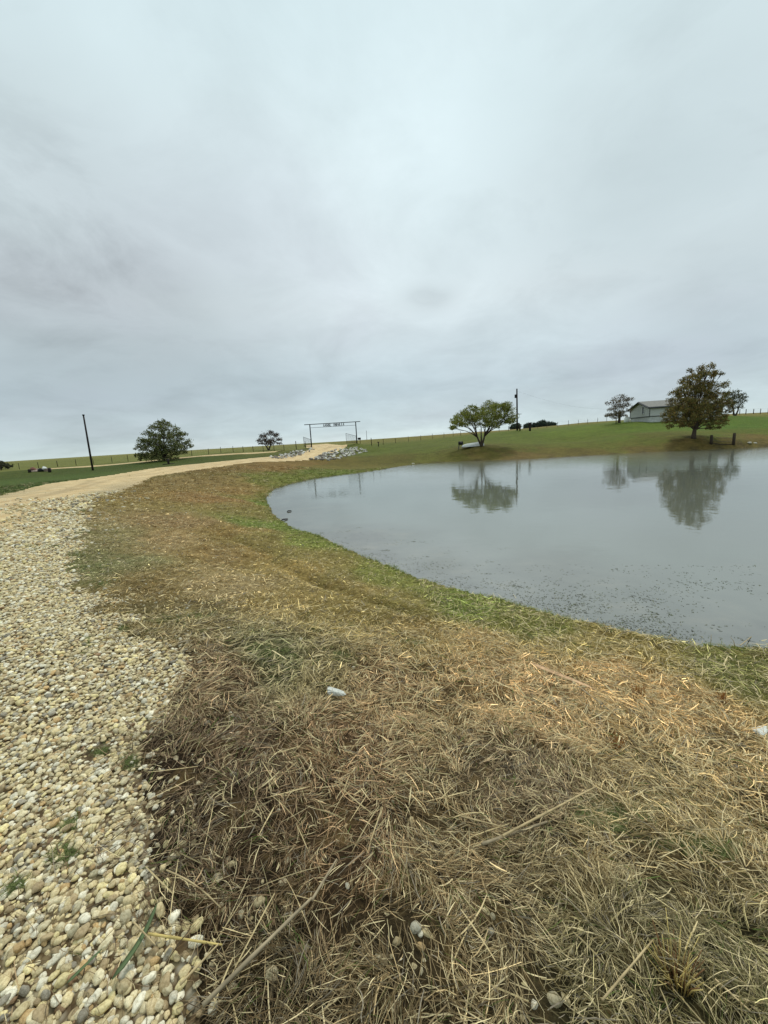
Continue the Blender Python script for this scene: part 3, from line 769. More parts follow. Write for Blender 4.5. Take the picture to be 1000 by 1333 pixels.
# paler longer stems lying on top
AV, AF, AC = [], [], []; nv = 0
for (r0, r1, dens) in ((.7, 2.2, 260), (2.2, 6.5, 150)):
    x, y = field(r0, r1, dens, (-45, 54)); rs = road_sd(x, y); ds = shore_sd(x, y)
    gd = np.clip((colour(x, y).mean(1) - .1) / .15, .25, 1)
    ok = (rng.random(len(x)) < np.clip(rs / .1 + .3, 0.02, 1) * gd) & (ds > .05) & ((np.hypot(x, y) < 4.8) | (x > .8)); x, y = x[ok], y[ok]; n = len(x)
    L = rng.uniform(.05, .26, n); wd = rng.uniform(.0025, .0055, n) * (1 + .25 * (r0 > 2))
    yaw = rng.normal(2.6, 1.0, n) + rng.uniform(-1, 1, n) * (rng.random(n) < .4) * 3; pit = rng.normal(0, .12, n)
    zz = ground_z(x, y) + rng.uniform(.02, .055, n)
    col = pale * rng.uniform(.5, 1.05, (n, 1)) * np.array([1, rng.uniform(.9, 1), .9])
    a, b, d = strand_arrays(x, y, zz, yaw, pit, L, wd, rng.normal(0, .025, n), col, seg=4)
    AV.append(a); AF.append(b + nv); AC.append(d); nv += len(a)
o = mesh_np('straw_stems', np.vstack(AV), np.vstack(AF), M_straw, None, np.vstack(AC))
tag(o, 'pale loose straw stems lying on top of the darker litter', 'straw', kind='stuff')

# ------------------------------------------------------------------ mown grass tufts over the bank
def tuft(nb, h, spread, wd, seed, flop=.6):
    r = random.Random(seed); V = []; Fc = []
    for i in range(nb):
        a = r.uniform(0, 6.283); d = r.uniform(0, spread); bx, by = d * math.cos(a), d * math.sin(a)
        yaw = r.uniform(0, 6.283); hh = h * r.uniform(.4, 1.2); fl = r.uniform(.1, flop) * hh * 1.6
        ux, uy = -math.sin(yaw), math.cos(yaw); w_ = wd * r.uniform(.6, 1.3)
        b = len(V)
        for t_, ww in ((0, 1), (.5, .8)):
            cx, cy, cz = bx + math.cos(yaw) * fl * t_ ** 1.5, by + math.sin(yaw) * fl * t_ ** 1.5, hh * (t_ - .25 * t_ * t_) * 1.1
            V += [(cx - ux * w_ * ww, cy - uy * w_ * ww, cz), (cx + ux * w_ * ww, cy + uy * w_ * ww, cz)]
        V.append((bx + math.cos(yaw) * fl, by + math.sin(yaw) * fl, hh * .82))
        Fc += [(b, b + 1, b + 3, b + 2), (b + 2, b + 3, b + 4)]
    return V, Fc
TUFT = src_collection('tuft', [tuft(26, .035, .055, .0016, s, 1.5) for s in range(8)], M_tuft)
X_, Y_, S_ = [], [], []
for (r0, r1, dens, sc) in ((1.2, 4, 130, .9), (4, 8, 300, 1.0), (8, 14, 130, 1.35), (14, 24, 45, 2.1), (24, 42, 12, 3.6)):
    x, y = field(r0, r1, dens, (-58, 50)); X_.append(x); Y_.append(y); S_.append(np.full(len(x), sc))
x, y, s_ = np.concatenate(X_), np.concatenate(Y_), np.concatenate(S_)
rs = road_sd(x, y); ds = shore_sd(x, y)
r = np.hypot(x, y)
pr = np.where(rs > 0, 1, 0.0) * np.where(ds > .03, 1, 0) * np.clip(fbm(x, y, 1.0, 4, 14) * 2.5 + .9, .2, 1)
pr *= np.where(r < 4.5, .35 + .65 * (colour(x, y)[:, 1] > colour(x, y)[:, 0] * .92), 1)
pr = np.where((ds > .03) & (ds < .25 + r * .03) & (rs > 0), 1, pr)
ok = rng.random(len(x)) < pr; x, y, s_, ds, r = x[ok], y[ok], s_[ok], ds[ok], r[ok]; n = len(x)
c = colour(x, y) * 1.5 * rng.uniform(.55, 1.25, (n, 1))
gs = np.clip(1.25 - ds / (.14 + r * .024), 0, 1)[:, None] * .7
c = c * (1 - gs) + np.array(lin(104, 120, 48)[:3]) * rng.uniform(.7, 1.5, (n, 1)) * gs
k = rng.random(n) < .14; c[k] = pale * rng.uniform(.45, .9, (k.sum(), 1))
sc3 = np.repeat((s_ * rng.uniform(.6, 1.35, n))[:, None], 3, 1)
sc3[:, 2] *= np.where(r > 14, .55, .8) * (1 + .5 * gs[:, 0])
scatter('mown_grass', np.column_stack([x, y, ground_z(x, y) - .004]), np.stack([rng.normal(0, .15, n), rng.normal(0, .15, n), rng.uniform(0, 6.28, n)], 1),
        sc3, c, TUFT, 8, M_tuft, 'short mown brown grass covering the pond bank, greener along the water', 'grass')
print('tufts', n)
# green weeds poking out of the gravel edge
X_, Y_, S_ = [], [], []
wp = [(45, 712, 12, 4), (70, 712, 6, 3), (98, 722, 14, 6), (115, 742, 16, 5), (105, 690, 12, 5), (130, 760, 16, 6), (100, 665, 12, 4), (112, 840, 5, 12), (160, 822, 6, 6), (210, 808, 20, 5), (260, 803, 26, 5), (85, 1110, 12, 10), (90, 1075, 8, 6),
      (20, 1155, 6, 5), (350, 850, 40, 12), (420, 815, 28, 5), (170, 995, 10, 8), (132, 980, 8, 4), (440, 855, 20, 8), (800, 1060, 50, 20), (920, 1100, 40, 16), (550, 838, 30, 6), (770, 838, 45, 5), (930, 868, 50, 8), (700, 830, 30, 5)]
for (px, py, sx, sy) in wp:
    m_ = int(14 + sx * sy * .30)
    q = hits(rng.normal(px, sx * .6, m_), rng.normal(py, sy * .6, m_)); X_.append(q)
q = np.vstack(X_); n = len(q); rr_ = np.hypot(q[:, 0], q[:, 1])
c = np.array(lin(116, 126, 76)[:3]) * rng.uniform(.6, 1.5, (n, 1)) * np.array([1, 1, 1])
scatter('weed_grass', q, np.stack([rng.normal(0, .2, n), rng.normal(0, .2, n), rng.uniform(0, 6.28, n)], 1),
        np.repeat((rng.uniform(.4, .9, n) * (.55 + rr_ * .09))[:, None], 3, 1), c, TUFT, 8, M_tuft, 'small green weeds coming up at the gravel edge and in the straw', 'weeds')

# floating bits of weed on the pond near the bank
bx, by = [], []
for i in range(260):
    k = random.randint(2, 40); p0 = SHORE[k]; 
    d = random.expovariate(1 / .55) + .05
    a = SHORE[k + 1] - SHORE[k]; nrm_ = np.array([a[1], -a[0]]) / np.linalg.norm(a)
    q = p0 + a * random.random() + nrm_ * d
    if poly_sd(np.array([q[0]]), np.array([q[1]]), SHORE)[0] > -.03: q = p0 - nrm_ * d
    if poly_sd(np.array([q[0]]), np.array([q[1]]), SHORE)[0] > -.03: continue
    m_ = random.randint(2, 16)
    spd = random.uniform(.03, .14) * (1 + np.hypot(*q) * .03)
    bx += list(rng.normal(q[0], spd * 1.6, m_)); by += list(rng.normal(q[1], spd * .7, m_))
for i in range(3300):      # thin scatter over the shallow part
    q = atz(random.uniform(560, 1010), random.uniform(735, 835), WZ); 
    if vnoise(np.array([q[0] / .35 + 9]), np.array([q[1] / .22 + 4]))[0] * .6 + vnoise(np.array([q[0] / 1.3]), np.array([q[1] / .9 + 4]))[0] * .6 < random.uniform(.45, .85): continue
    bx.append(q[0]); by.append(q[1])
bx, by = np.array(bx), np.array(by); ok = poly_sd(bx, by, SHORE) < -.02; bx, by = bx[ok], by[ok]; n = len(bx)
rb = np.hypot(bx, by)
col = np.array([lin(78, 80, 56)[:3], lin(54, 54, 42)[:3], lin(96, 98, 66)[:3], lin(150, 146, 118)[:3], lin(82, 92, 52)[:3]])[rng.choice(5, n, p=[.36, .26, .2, .04, .14])]
a, b, d = strand_arrays(bx, by, np.full(n, WZ + .004), rng.uniform(0, 6.28, n), rng.normal(0, .02, n), rng.uniform(.008, .05, n) * (1 + rb * .02), rng.uniform(.002, .009, n) * (.8 + rb * .06), rng.normal(0, .2, n), col, roll=rng.uniform(-.2, .2, n))
o = mesh_np('floating_weed', a, b, M_straw, None, d); tag(o, 'dark bits of weed and leaf floating on the shallows', 'pond weed', kind='stuff')

# ------------------------------------------------------------------ single stalks and litter in the foreground
M_stalk = simple('dry_stalk', (176, 156, 116), .7, nscale=14, amt=.3, bump=.3)
M_stalkg = simple('grey_stalk', (146, 132, 106), .8, nscale=14, amt=.35, bump=.3)
M_yel = simple('yellow_stalk', (196, 174, 108), .7, nscale=20, amt=.3)
M_grn = simple('green_blade', (88, 104, 66), .6, nscale=10, amt=.25)
M_pink = simple('flat_stalk', (196, 160, 122), .7, nscale=12, amt=.2)
def stalk(name, a, b, r, m, label, cat, sag=.0, lift=.045, flat=False, bendx=0.0):
    A_, B_ = hit(*a), hit(*b); n_s = 9; pts = []
    d = B_ - A_; side = np.array([-d[1], d[0], 0])
    for i in range(n_s):
        t_ = i / (n_s - 1); p = A_ + d * t_ + side * bendx * math.sin(math.pi * t_)
        zg = gz(p[0], p[1]); pts.append([p[0], p[1], zg])
    zl = np.array([p[2] for p in pts]); ln = np.linspace(zl[0], zl[-1], n_s); off = max(0, (zl - ln).max())
    b_ = MB()
    for i in range(n_s): pts[i][2] = ln[i] + off * .6 + lift + sag * math.sin(math.pi * i / (n_s - 1))
    if flat:
        vs = []; fs = []
        sd_ = side / (np.linalg.norm(side) + 1e-9)
        for i, p in enumerate(pts):
            p = np.array(p); ww = r * (1 - .5 * (i / (n_s - 1)) ** 2) * (.25 if i in (0, n_s - 1) else 1); th = r * .12
            vs += [p - sd_ * ww + [0, 0, th * 2], p + [0, 0, -th], p + sd_ * ww + [0, 0, th * 2], p + [0, 0, th]]
        for i in range(n_s - 1):
            for k in range(4):
                q = i * 4 + k; q2 = i * 4 + (k + 1) % 4; fs.append((q, q2, q2 + 4, q + 4))
        fs += [(3, 2, 1, 0), tuple((n_s - 1) * 4 + k for k in range(4))]
        b_.add(vs, fs)
    else:
        b_.tube(pts, [r * (1.0 - .35 * i / (n_s - 1)) * (1.25 if i in (3, 6) else 1) for i in range(n_s)], 7)
    o = b_.build(name, m, smooth=True); return tag(o, label, cat)
stalk('dry_stalk', (268, 1333), (408, 1190), .0068, M_stalkg, 'thick grey stalk lying diagonally in the dark straw, near the bottom edge', 'stalk', lift=.07)
stalk('dry_stalk', (408, 1190), (440, 1135), .005, M_stalkg, 'thin grey twig continuing past the tip of the thick stalk', 'stalk', lift=.06)
stalk('yellow_stalk', (196, 1231), (292, 1246), .004, M_yel, 'yellow stalk lying flat where the gravel meets the dark straw', 'stalk', lift=.05)
stalk('yellow_stalk', (178, 1220), (206, 1250), .0028, M_stalk, 'short cream stem end lying across the green blade', 'stalk', lift=.065)
stalk('dry_stalk', (238, 1300), (288, 1246), .004, M_stalk, 'straw colored stem leaning from the pebble patch to the yellow stalk', 'stalk', lift=.055)
stalk('dry_stalk', (628, 1112), (712, 1082), .007, M_stalkg, 'broad grey stalk, longest of the bundle in the middle of the straw', 'stalk', lift=.05)
stalk('dry_stalk', (655, 1108), (775, 1040), .0055, M_stalk, 'slim pale stalk crossing above the broad grey one', 'stalk', lift=.065)
stalk('dry_stalk', (600, 1078), (655, 1092), .0035, M_stalk, 'short pale stalk left of the grey stalk bundle', 'stalk', lift=.06)
stalk('flat_stalk', (690, 868), (775, 902), .032, M_pink, 'wide flat pinkish stalk lying on the golden straw', 'stalk', lift=.03, flat=True)
stalk('dry_stalk', (745, 893), (806, 940), .008, M_stalkg, 'grey stalk just below the wide flat one', 'stalk', lift=.04)
stalk('dry_stalk', (935, 985), (1000, 1012), .007, M_stalk, 'pale stalk at the right edge under the white scrap', 'stalk', lift=.05)
stalk('dry_stalk', (922, 1127), (975, 1160), .0038, M_stalk, 'pale stem to the upper right of the stubble clump', 'stalk', lift=.05)
stalk('dry_stalk', (783, 1322), (850, 1240), .0036, M_stalk, 'jointed cream stem left of the stubble clump', 'stalk', lift=.06)
stalk('dry_stalk', (929, 1290), (975, 1333), .0035, M_stalk, 'pale stem running out of the lower right corner', 'stalk', lift=.05)
stalk('dry_stalk', (220, 1150), (290, 1200), .0028, M_stalk, 'curved straw stem on the darkest straw near the gravel', 'stalk', lift=.06, bendx=.04)
stalk('white_reed_stalk', (963, 846), (978, 834), .005, M_stalk, 'whitish reed stem poking up at the water edge on the right', 'reed', lift=.05)
stalk('white_reed_stalk', (727, 803), (735, 810), .005, M_stalk, 'short pale reed stub at the water line, middle of the near bank', 'reed', lift=.04)
stalk('dry_stalk', (905, 815), (910, 803), .007, M_stalk, 'bent tan reed standing in the shallow water', 'reed', lift=.03)
stalk('green_blade', (150, 1290), (207, 1190), .010, M_grn, 'wide dark green grass blade lying across the pebbles', 'blade', lift=.045, flat=True, bendx=-.08)
stalk('green_blade', (90, 1290), (135, 1245), .006, M_grn, 'grey green blade lying in the pebbles, left of the wide one', 'blade', lift=.03, flat=True)

# short tan reed stubs standing along the near water line
rl = ['leaning left, first from the right edge', 'nearly upright, second from the right edge', 'leaning right, third from the right edge', 'short, fourth from the right edge', 'bent low, fifth from the right edge', 'thin, sixth from the right edge', 'pale, seventh from the right edge', 'dark tipped, leftmost of the row']
for i, (px, py, dx, dy) in enumerate([(958, 842, -7, -13), (925, 838, 1, -12), (868, 834, 6, -9), (841, 826, -2, -8), (822, 822, 8, -4), (790, 818, -5, -8), (775, 812, 4, -7), (715, 797, -3, -7)]):
    h = hit(px, py); e = aty(px + dx, py + dy, h[1] + .02) - h; b_ = MB()
    b_.tube([(0, 0, -.03), (e[0] * .45 + .004, e[1] * .45, e[2] * .55), tuple(e)], [.0042, .0036, .0018], 5)
    o = b_.build('reed', M_stalk, None, True); o.location = h; tag(o, 'tan reed stub at the near water line, ' + rl[i], 'reed', 'reed stubs at the near water line')

# stubble clump
p = hit(880, 1278); rt = empty('stubble_clump', p); tag(rt, 'cut clump of upright yellow grass stubs at lower right', 'stubble')
b_ = MB(); b2 = MB(); r_ = random.Random(5)
for i in range(95):
    a = r_.uniform(0, 6.28); d = r_.uniform(0, .045); q = (d * math.cos(a), d * math.sin(a), -.01)
    lean = r_.uniform(.05, .95); h = r_.uniform(.03, .13); e = (q[0] + math.cos(a) * lean * h, q[1] + math.sin(a) * lean * h * .8 + .01, h)
    mid = tuple((q[k] + e[k]) / 2 for k in range(3)); mid = (mid[0] * .9, mid[1] * .9, mid[2] * 1.1)
    w_ = r_.uniform(.0009, .0022)
    (b_ if i % 3 else b2).tube([q, mid, e], [w_ * 1.1, w_, w_ * .7], 5)
b_.build('stub', M_yel, rt, True); b2.build('sheath', simple('brown_sheath', (120, 88, 56), .8, nscale=20), rt, True)
# a second and third small clump
for (px, py, lb) in ((832, 905, 'small rusty clump of stubs in the golden straw, right of the flat stalk'), (940, 915, 'small orange grass clump near the right edge in golden straw'), (800, 972, 'low tan stub clump below the golden straw middle')):
    p = hit(px, py); rt = empty('stubble_clump', p); tag(rt, lb, 'stubble', 'small stubble clumps in the golden straw'); b_ = MB()
    for i in range(36):
        a = random.uniform(0, 6.28); d = random.uniform(0, .05); h = random.uniform(.04, .11)
        b_.tube([(d * math.cos(a), d * math.sin(a), 0), (1.6 * d * math.cos(a), 1.6 * d * math.sin(a), h)], [.003, .0015], 4)
    b_.build('stub', simple('rust_stub', (170, 122, 70), .8, nscale=20), rt)

# crumpled litter
def crumple(name, px, py, L, Wd, H, ang_, m, label, cat, seed, crush=.35):
    p = hit(px, py); bm = bmesh.new(); bmesh.ops.create_icosphere(bm, subdivisions=4, radius=1)
    off = Vector((seed * 3.1, 1.7, seed))
    for v in bm.verts:
        q = v.co.copy(); sgn = lambda t_: math.copysign(abs(t_) ** .6, t_)
        q = Vector((sgn(q.x), sgn(q.y), sgn(q.z)))
        nn = abs(mnoise.noise(q * 1.8 + off)) * 1.2 + abs(mnoise.noise(q * 4.5 + off)) * .6
        wz = 1 - .35 * q.x
        v.co = Vector((q.x * L / 2 + .12 * L * q.y * q.x, q.y * Wd / 2 * wz + .18 * Wd * math.sin(q.x * 2.2), q.z * H / 2 * wz)) * (1 - crush * nn)
    me = bpy.data.meshes.new(name); bm.to_mesh(me); bm.free(); me.materials.append(m)
    o = bpy.data.objects.new(name, me); COL.objects.link(o); o.location = (p[0], p[1], p[2] + H * .5 + .03); o.rotation_euler = (.1, -.15, ang_)
    return tag(o, label, cat)
M_bag = simple('white_plastic', (206, 206, 196), .4, nscale=20, amt=.12, bump=.3)
crumple('crumpled_bottle', 438, 910, .19, .05, .045, -.75, M_bag, 'crumpled white plastic scrap lying in the middle of the straw', 'litter', 1)
crumple('plastic_scrap', 992, 958, .13, .075, .035, -.1, M_bag, 'white torn scrap cut by the right edge of the straw', 'litter', 2, .2)
# dark driftwood on the pond tip
for (px, py, L, lb) in ((371, 677, .34, 'short black log floating at the left tip of the pond'), (377, 666, .26, 'small dark stick floating beyond the black log')):
    q = atz(px, py, WZ); o_ = MB(); o_.tube([(-L / 2, 0, 0), (-L * .2, .03, .02), (L * .2, -.02, .01), (L / 2, .03, 0)], [.018, .028, .025, .012], 7)
    ob = o_.build('floating_log', M_pole, None, True); ob.location = (q[0], q[1], WZ + .02); ob.rotation_euler = (0, 0, .9); tag(ob, lb, 'log')
# ------------------------------------------------------------------ trees
def tree(name, base, Y, blobs, label, nleaf, lsize, cols, depth=1.0, trunk_r=.16, fork=.25, group=None, stems=1, bare=0.2, droop=0.0, seed=1, twig=True, density_core=.75):
    """base = px, blobs = (px, py, r_px) clumps of the crown; depth = how deep the crown is, relative to r"""
    r_ = random.Random(seed); rg = np.random.default_rng(seed)
    P0 = aty(base[0], base[1], Y); P0[2] = gz(P0[0], P0[1])
    rt = empty(name, P0); tag(rt, label, 'tree', group)
    mpp = Y / F * 1.0
    C = []
    _k = .93 if name == 'autumn_tree' else 1.0
    blobs = [(base[0] + (a_ - base[0]) * _k, b_, c_ * (1.0 if name == 'spreading_tree' else .86)) for a_, b_, c_ in blobs]
    cxm = np.mean([b[0] for b in blobs]); halfw = max(abs(b[0] - cxm) + b[2] for b in blobs) * mpp
    for (px, py, rp) in blobs:
        q = aty(px, py, Y) - P0; R = rp * mpp
        lat = (px - cxm) * mpp
        row = [b_ for b_ in blobs if abs(b_[1] - py) < 9]
        hw_ = max(abs(b_[0] - cxm) + b_[2] for b_ in row) * mpp
        ymax = math.sqrt(max(0, hw_ ** 2 - lat ** 2)) * depth
        for k in range(3 if ymax > R * .8 else 1):
            yo = (0, 1, -1)[k] * r_.uniform(.45, .85) * ymax
            C.append((Vector((q[0] + r_.uniform(-.2, .2) * R, q[1] + yo, q[2] + r_.uniform(-.25, .25) * R - (.15 * R if k else 0))), R * (1 if k == 0 else r_.uniform(.75, 1.0)), k))
    wood = MB(); tw = MB()
    top = max(c.z + R for c, R, _k in C)
    fz = top * fork
    stemtops = []
    for s_ in range(stems):
        a = s_ * 6.28 / stems + r_.uniform(0, 1); sp_ = .12 * top if stems > 1 else .02 * top
        e = Vector((math.cos(a) * sp_, math.sin(a) * sp_ * .6, fz * (1.3 if stems > 1 else 1)))
        wood.tube([(0, 0, -.15), (e.x * .25, e.y * .25, fz * .3), (e.x * .65, e.y * .65, fz * .8), e], [trunk_r * 1.25 / stems ** .4, trunk_r / stems ** .4, trunk_r * .85 / stems ** .4, trunk_r * .7 / stems ** .4], 7)
        stemtops.append(e)
    LP = []
    tips = []
    for c, R, kk in C:
        st = min(stemtops, key=lambda e: (Vector((e.x * 3, e.y * 3, e.z)) - c).length)
        hzo = st.z if c.z > st.z else max(.3, c.z * .6)
        mid = Vector((st.x + (c.x - st.x) * .5 + r_.uniform(-.15, .15) * R, st.y + (c.y - st.y) * .5, st.z + (c.z - st.z) * .62))
        if kk == 0:
            jog = Vector((r_.uniform(-.25, .25), r_.uniform(-.25, .25), r_.uniform(-.1, .15))) * R
            wood.tube([st * .92, (st + mid) / 2 + Vector((0, 0, .05 * R)) + jog, mid, mid.lerp(c, .5) - jog * .6, c], [trunk_r * .38, trunk_r * .26, trunk_r * .16, trunk_r * .09, trunk_r * .04], 5); lastmid = mid
        else:
            mid = lastmid.lerp(c, .45) + Vector((0, 0, -.1 * R)); wood.tube([lastmid, mid, c], [trunk_r * .14, trunk_r * .10, trunk_r * .04], 4)
        for k in range(9 if twig else 4):
            a = r_.uniform(0, 6.28); el = r_.uniform(-.5, 1.2); ln = R * r_.uniform(.7, 1.05)
            e = c + Vector((math.cos(a) * math.cos(el), math.sin(a) * math.cos(el), math.sin(el))) * ln
            m1 = c.lerp(e, .5) + Vector((r_.uniform(-.1, .1), r_.uniform(-.1, .1), .05)) * R
            tw.tube([c.lerp(mid, r_.uniform(0, .6)), m1, e], [trunk_r * .09, trunk_r * .055, trunk_r * .02], 4, cap=False); tips.append((m1, e))
        # smaller leaf clumps through each blob
        nsub = 18
        w_ = int(nleaf * (R ** 2) / sum(b[1] ** 2 for b in C))
        sub = rg.normal(0, 1, (nsub, 3)); sub /= np.linalg.norm(sub, axis=1)[:, None]; sub *= (rg.uniform(.15, 1, (nsub, 1)) ** .5) * R * .95
        sub[:, 2] *= .8
        idx = rg.integers(0, nsub, w_)
        off = rg.normal(0, 1, (w_, 3)) * R * .17; off[:, 2] *= .7
        if droop: off[:, 2] -= np.abs(rg.normal(0, droop, w_)) * R
        LP.append(np.array(c)[None] + sub[idx] + off)
    for (m1, e) in tips:                       # leaves along the twig ends
        k_ = max(2, int(nleaf * .16 / len(tips)))
        t_ = rg.uniform(.2, 1.08, (k_, 1)); LP.append(np.array(m1) * (1 - t_) + np.array(e) * t_ + rg.normal(0, lsize * .8, (k_, 3)))
    L_ = np.vstack(LP); n = len(L_)
    u = rg.normal(0, 1, (n, 3)); u /= np.linalg.norm(u, axis=1)[:, None]; v = np.cross(u, rg.normal(0, 1, (n, 3))); v /= np.linalg.norm(v, axis=1)[:, None]
    s_ = (lsize * rg.uniform(.5, 1.3, n))[:, None]
    V = np.stack([L_ - u * s_ * .6, L_ - v * s_ * .33, L_ + u * s_ * .6, L_ + v * s_ * .33], 1).reshape(-1, 3)
    Fq = np.arange(4 * n).reshape(-1, 4)
    cl = np.array([lin(*c)[:3] for c in cols]) * 1.3; ci = rg.integers(0, len(cl), n)
    # leaves of one clump share a tone
    tone = .8 + .4 * vn3(L_ / (halfw * .35), seed)
    cc_ = cl[ci] * (rg.uniform(.7, 1.25, n) * tone)[:, None]
    C4 = np.ones((4 * n, 4)); C4[:, :3] = np.repeat(cc_, 4, 0)
    wood.build('trunk', M_bark, rt, True)
    tw.build('branches', M_bark, rt, True)
    mesh_np('crown', V, Fq, M_leaf, rt, C4)
    return rt
def vn3(p, seed): return vnoise(p[:, 0] + p[:, 1] * .7 + 50, p[:, 2] * 1.1 + p[:, 1] * .4 + 50, seed)

tree('spreading_tree', (627, 581), 52, [(594, 548, 8), (603, 541, 9), (614, 545, 9), (612, 534, 7), (626, 540, 11), (636, 531, 9), (629, 549, 8), (645, 541, 11), (648, 529, 7), (658, 531, 9), (662, 541, 7), (655, 548, 6), (640, 552, 6), (590, 556, 4), (664, 548, 4), (603, 553, 4)],
     'wide spreading tree with several stems on the far bank, next to the white trough', 22000, .12, [(112, 118, 54), (96, 106, 46), (126, 122, 58), (86, 94, 42)], depth=.85, trunk_r=.22, fork=.17, stems=3, seed=3)
tree('autumn_tree', (903, 570), 44, [(914, 479, 6), (907, 487, 8), (921, 488, 7), (934, 487, 4), (899, 494, 7), (914, 498, 11), (928, 502, 9), (887, 507, 8), (902, 510, 12), (918, 514, 12), (934, 514, 8), (884, 521, 9), (899, 526, 13), (917, 530, 13), (935, 527, 9), (878, 534, 8), (893, 541, 12), (911, 544, 12), (930, 541, 9), (876, 546, 7), (888, 552, 6), (925, 551, 7), (938, 536, 6), (870, 540, 4), (943, 522, 4), (930, 557, 4)],
     'tall tree with rusty brown and green leaves, in front of the house', 34000, .115, [(100, 92, 50), (114, 94, 52), (86, 88, 46), (106, 100, 54), (76, 80, 42), (124, 102, 58)], depth=.9, trunk_r=.23, fork=.12, seed=5, droop=.12)
tree('bushy_tree', (213, 600), 76, [(212, 549, 6), (206, 556, 8), (220, 557, 8), (199, 565, 8), (212, 568, 11), (228, 566, 7), (237, 564, 4), (192, 573, 8), (204, 578, 11), (220, 579, 11), (234, 574, 8), (186, 582, 7), (197, 589, 9), (212, 590, 11), (228, 587, 9), (240, 580, 7), (184, 592, 5), (190, 595, 5), (236, 590, 5), (204, 596, 6), (220, 596, 6)],
     'large dense green bushy tree with foliage down to the grass, on the left field', 17000, .20, [(98, 102, 58), (80, 88, 50), (114, 114, 68), (70, 78, 46)], depth=.9, trunk_r=.3, fork=.10, seed=8)
tree('small_round_tree', (350, 587), 96, [(343, 568, 6), (352, 564, 5), (360, 566, 5), (337, 573, 4), (346, 574, 6), (355, 573, 6), (364, 572, 4), (363, 577, 3), (340, 577, 3), (350, 578, 4)],
     'small dark brown round tree between the bushy tree and the ranch gate', 4200, .17, [(84, 70, 58), (60, 50, 42), (84, 66, 52), (52, 50, 38)], depth=.9, trunk_r=.26, fork=.2, stems=2, seed=11)
tree('thin_leafed_tree', (806, 551), 76, [(807, 517, 5), (798, 523, 5), (812, 520, 5), (819, 519, 4), (804, 527, 6), (815, 527, 6), (796, 532, 5), (806, 536, 6), (817, 534, 4), (793, 540, 3), (800, 541, 4), (812, 541, 4)],
     'thinly leafed brownish tree left of the grey house', 3000, .15, [(110, 94, 70), (94, 84, 62), (100, 80, 56), (66, 66, 44)], depth=.85, trunk_r=.24, fork=.22, seed=14)
tree('sapling', (802, 553.5), 74, [(802, 538, 3), (802, 544, 2.5), (791, 541, 3)], 'low sapling at the foot of the tree left of the house', 500, .15, [(86, 76, 48), (74, 70, 44)], trunk_r=.08, fork=.4, seed=15)
tree('vase_shaped_tree', (957, 541), 78, [(950, 513, 4), (957, 510, 4), (963, 514, 4), (949, 519, 5), (957, 518, 5), (966, 517, 4), (952, 525, 5), (960, 524, 5), (968, 521, 3), (946, 524, 3), (957, 530, 4)],
     'dark olive tree with fanned branches, right of the tall rusty tree', 3200, .15, [(84, 88, 56), (60, 64, 40), (84, 86, 50)], depth=.9, trunk_r=.22, fork=.2, stems=2, seed=17)
tree('dark_bush', (2, 611), 88, [(-6, 603, 5), (2, 604, 5), (8, 606, 3), (0, 608, 4), (-10, 607, 4)], 'low dark bush cut by the left edge beyond the fence', 3500, .22, [(62, 66, 42), (74, 72, 48)], trunk_r=.1, fork=.2, stems=3, seed=19)
far_l = ['leftmost far dark tree, seen beside the tall utility pole', 'second far dark tree from the left, right behind the short post', 'third far dark tree, left part of the wide clump', 'tallest far dark tree in the wide clump', 'far dark tree, right shoulder of the wide clump', 'rightmost far dark tree on the skyline']
for i, (px, py, rr_, bl) in enumerate([(671, 555, 5, 3), (687, 555, 4, 2), (697, 554, 4.5, 2), (706, 552, 5, 3), (714, 553.5, 4, 2), (720, 554, 3.5, 2)]):
    tree('distant_tree', (px, 560), 210, [(px, py - 1.2, rr_ * 1.0), (px - rr_ * .6, py + .8, rr_ * .9), (px + rr_ * .6, py + 1, rr_ * .9), (px, py + 3, rr_ * .9)], far_l[i], 4200, .55, [(54, 66, 54), (46, 58, 50), (62, 74, 60)], trunk_r=.4, fork=.2, group='far dark trees on the skyline', seed=30 + i, twig=False)

# ------------------------------------------------------------------ utility poles
def pole(bpx, tpx, Y, r, label, name='utility_pole', hardware=True):
    p = aty(*bpx, Y); t = aty(*tpx, Y); p[2] = gz(p[0], p[1])
    rt = empty(name, p); tag(rt, label, 'pole')
    b = MB(); h = t[2] - p[2]; dx = t[0] - p[0]
    b.tube([(0, 0, -.3), (dx * .5, 0, h * .5), (dx, 0, h)], [r, r * .88, r * .72], 12)
    b.build('shaft', M_pole, rt, True)
    return rt, Vector((p[0] + dx, p[1], t[2])), p
rt, tl, _ = pole((121, 612.5), (108.5, 540), 60, .14, 'tall bare dark pole without wires, leaning left beside the left road')
b = MB(); b.tube([(tl.x - rt.location.x, 0, tl.z - rt.location.z - .12), (tl.x - rt.location.x, 0, tl.z - rt.location.z + .05)], .155, 10); b.build('pole_cap', M_steel, rt)
rt, tp, _ = pole((673.5, 561), (673, 506), 85, .19, 'tall utility pole with a small side box, on the hill behind the spreading tree')
b = MB(); b.box((-.38, 0, tp.z - rt.location.z - 1.5), (.30, .3, .7)); b.box((-.2, 0, tp.z - rt.location.z - 1.3), (.2, .08, .08)); b.build('side_box', M_steel, rt)
b = MB(); b.tube([(0, 0, tp.z - rt.location.z - 5.2), (.9, 0, tp.z - rt.location.z - 5.2)], .05, 6); b.build('bracket', M_steel, rt)
b = MB()
A_ = tp + Vector((0, 0, -.5)); B_ = Vector(aty(880, 521, 80))
pts = [A_.lerp(B_, t_ / 16) - Vector((0, 0, 2.6 * math.sin(math.pi * t_ / 16))) for t_ in range(17)]
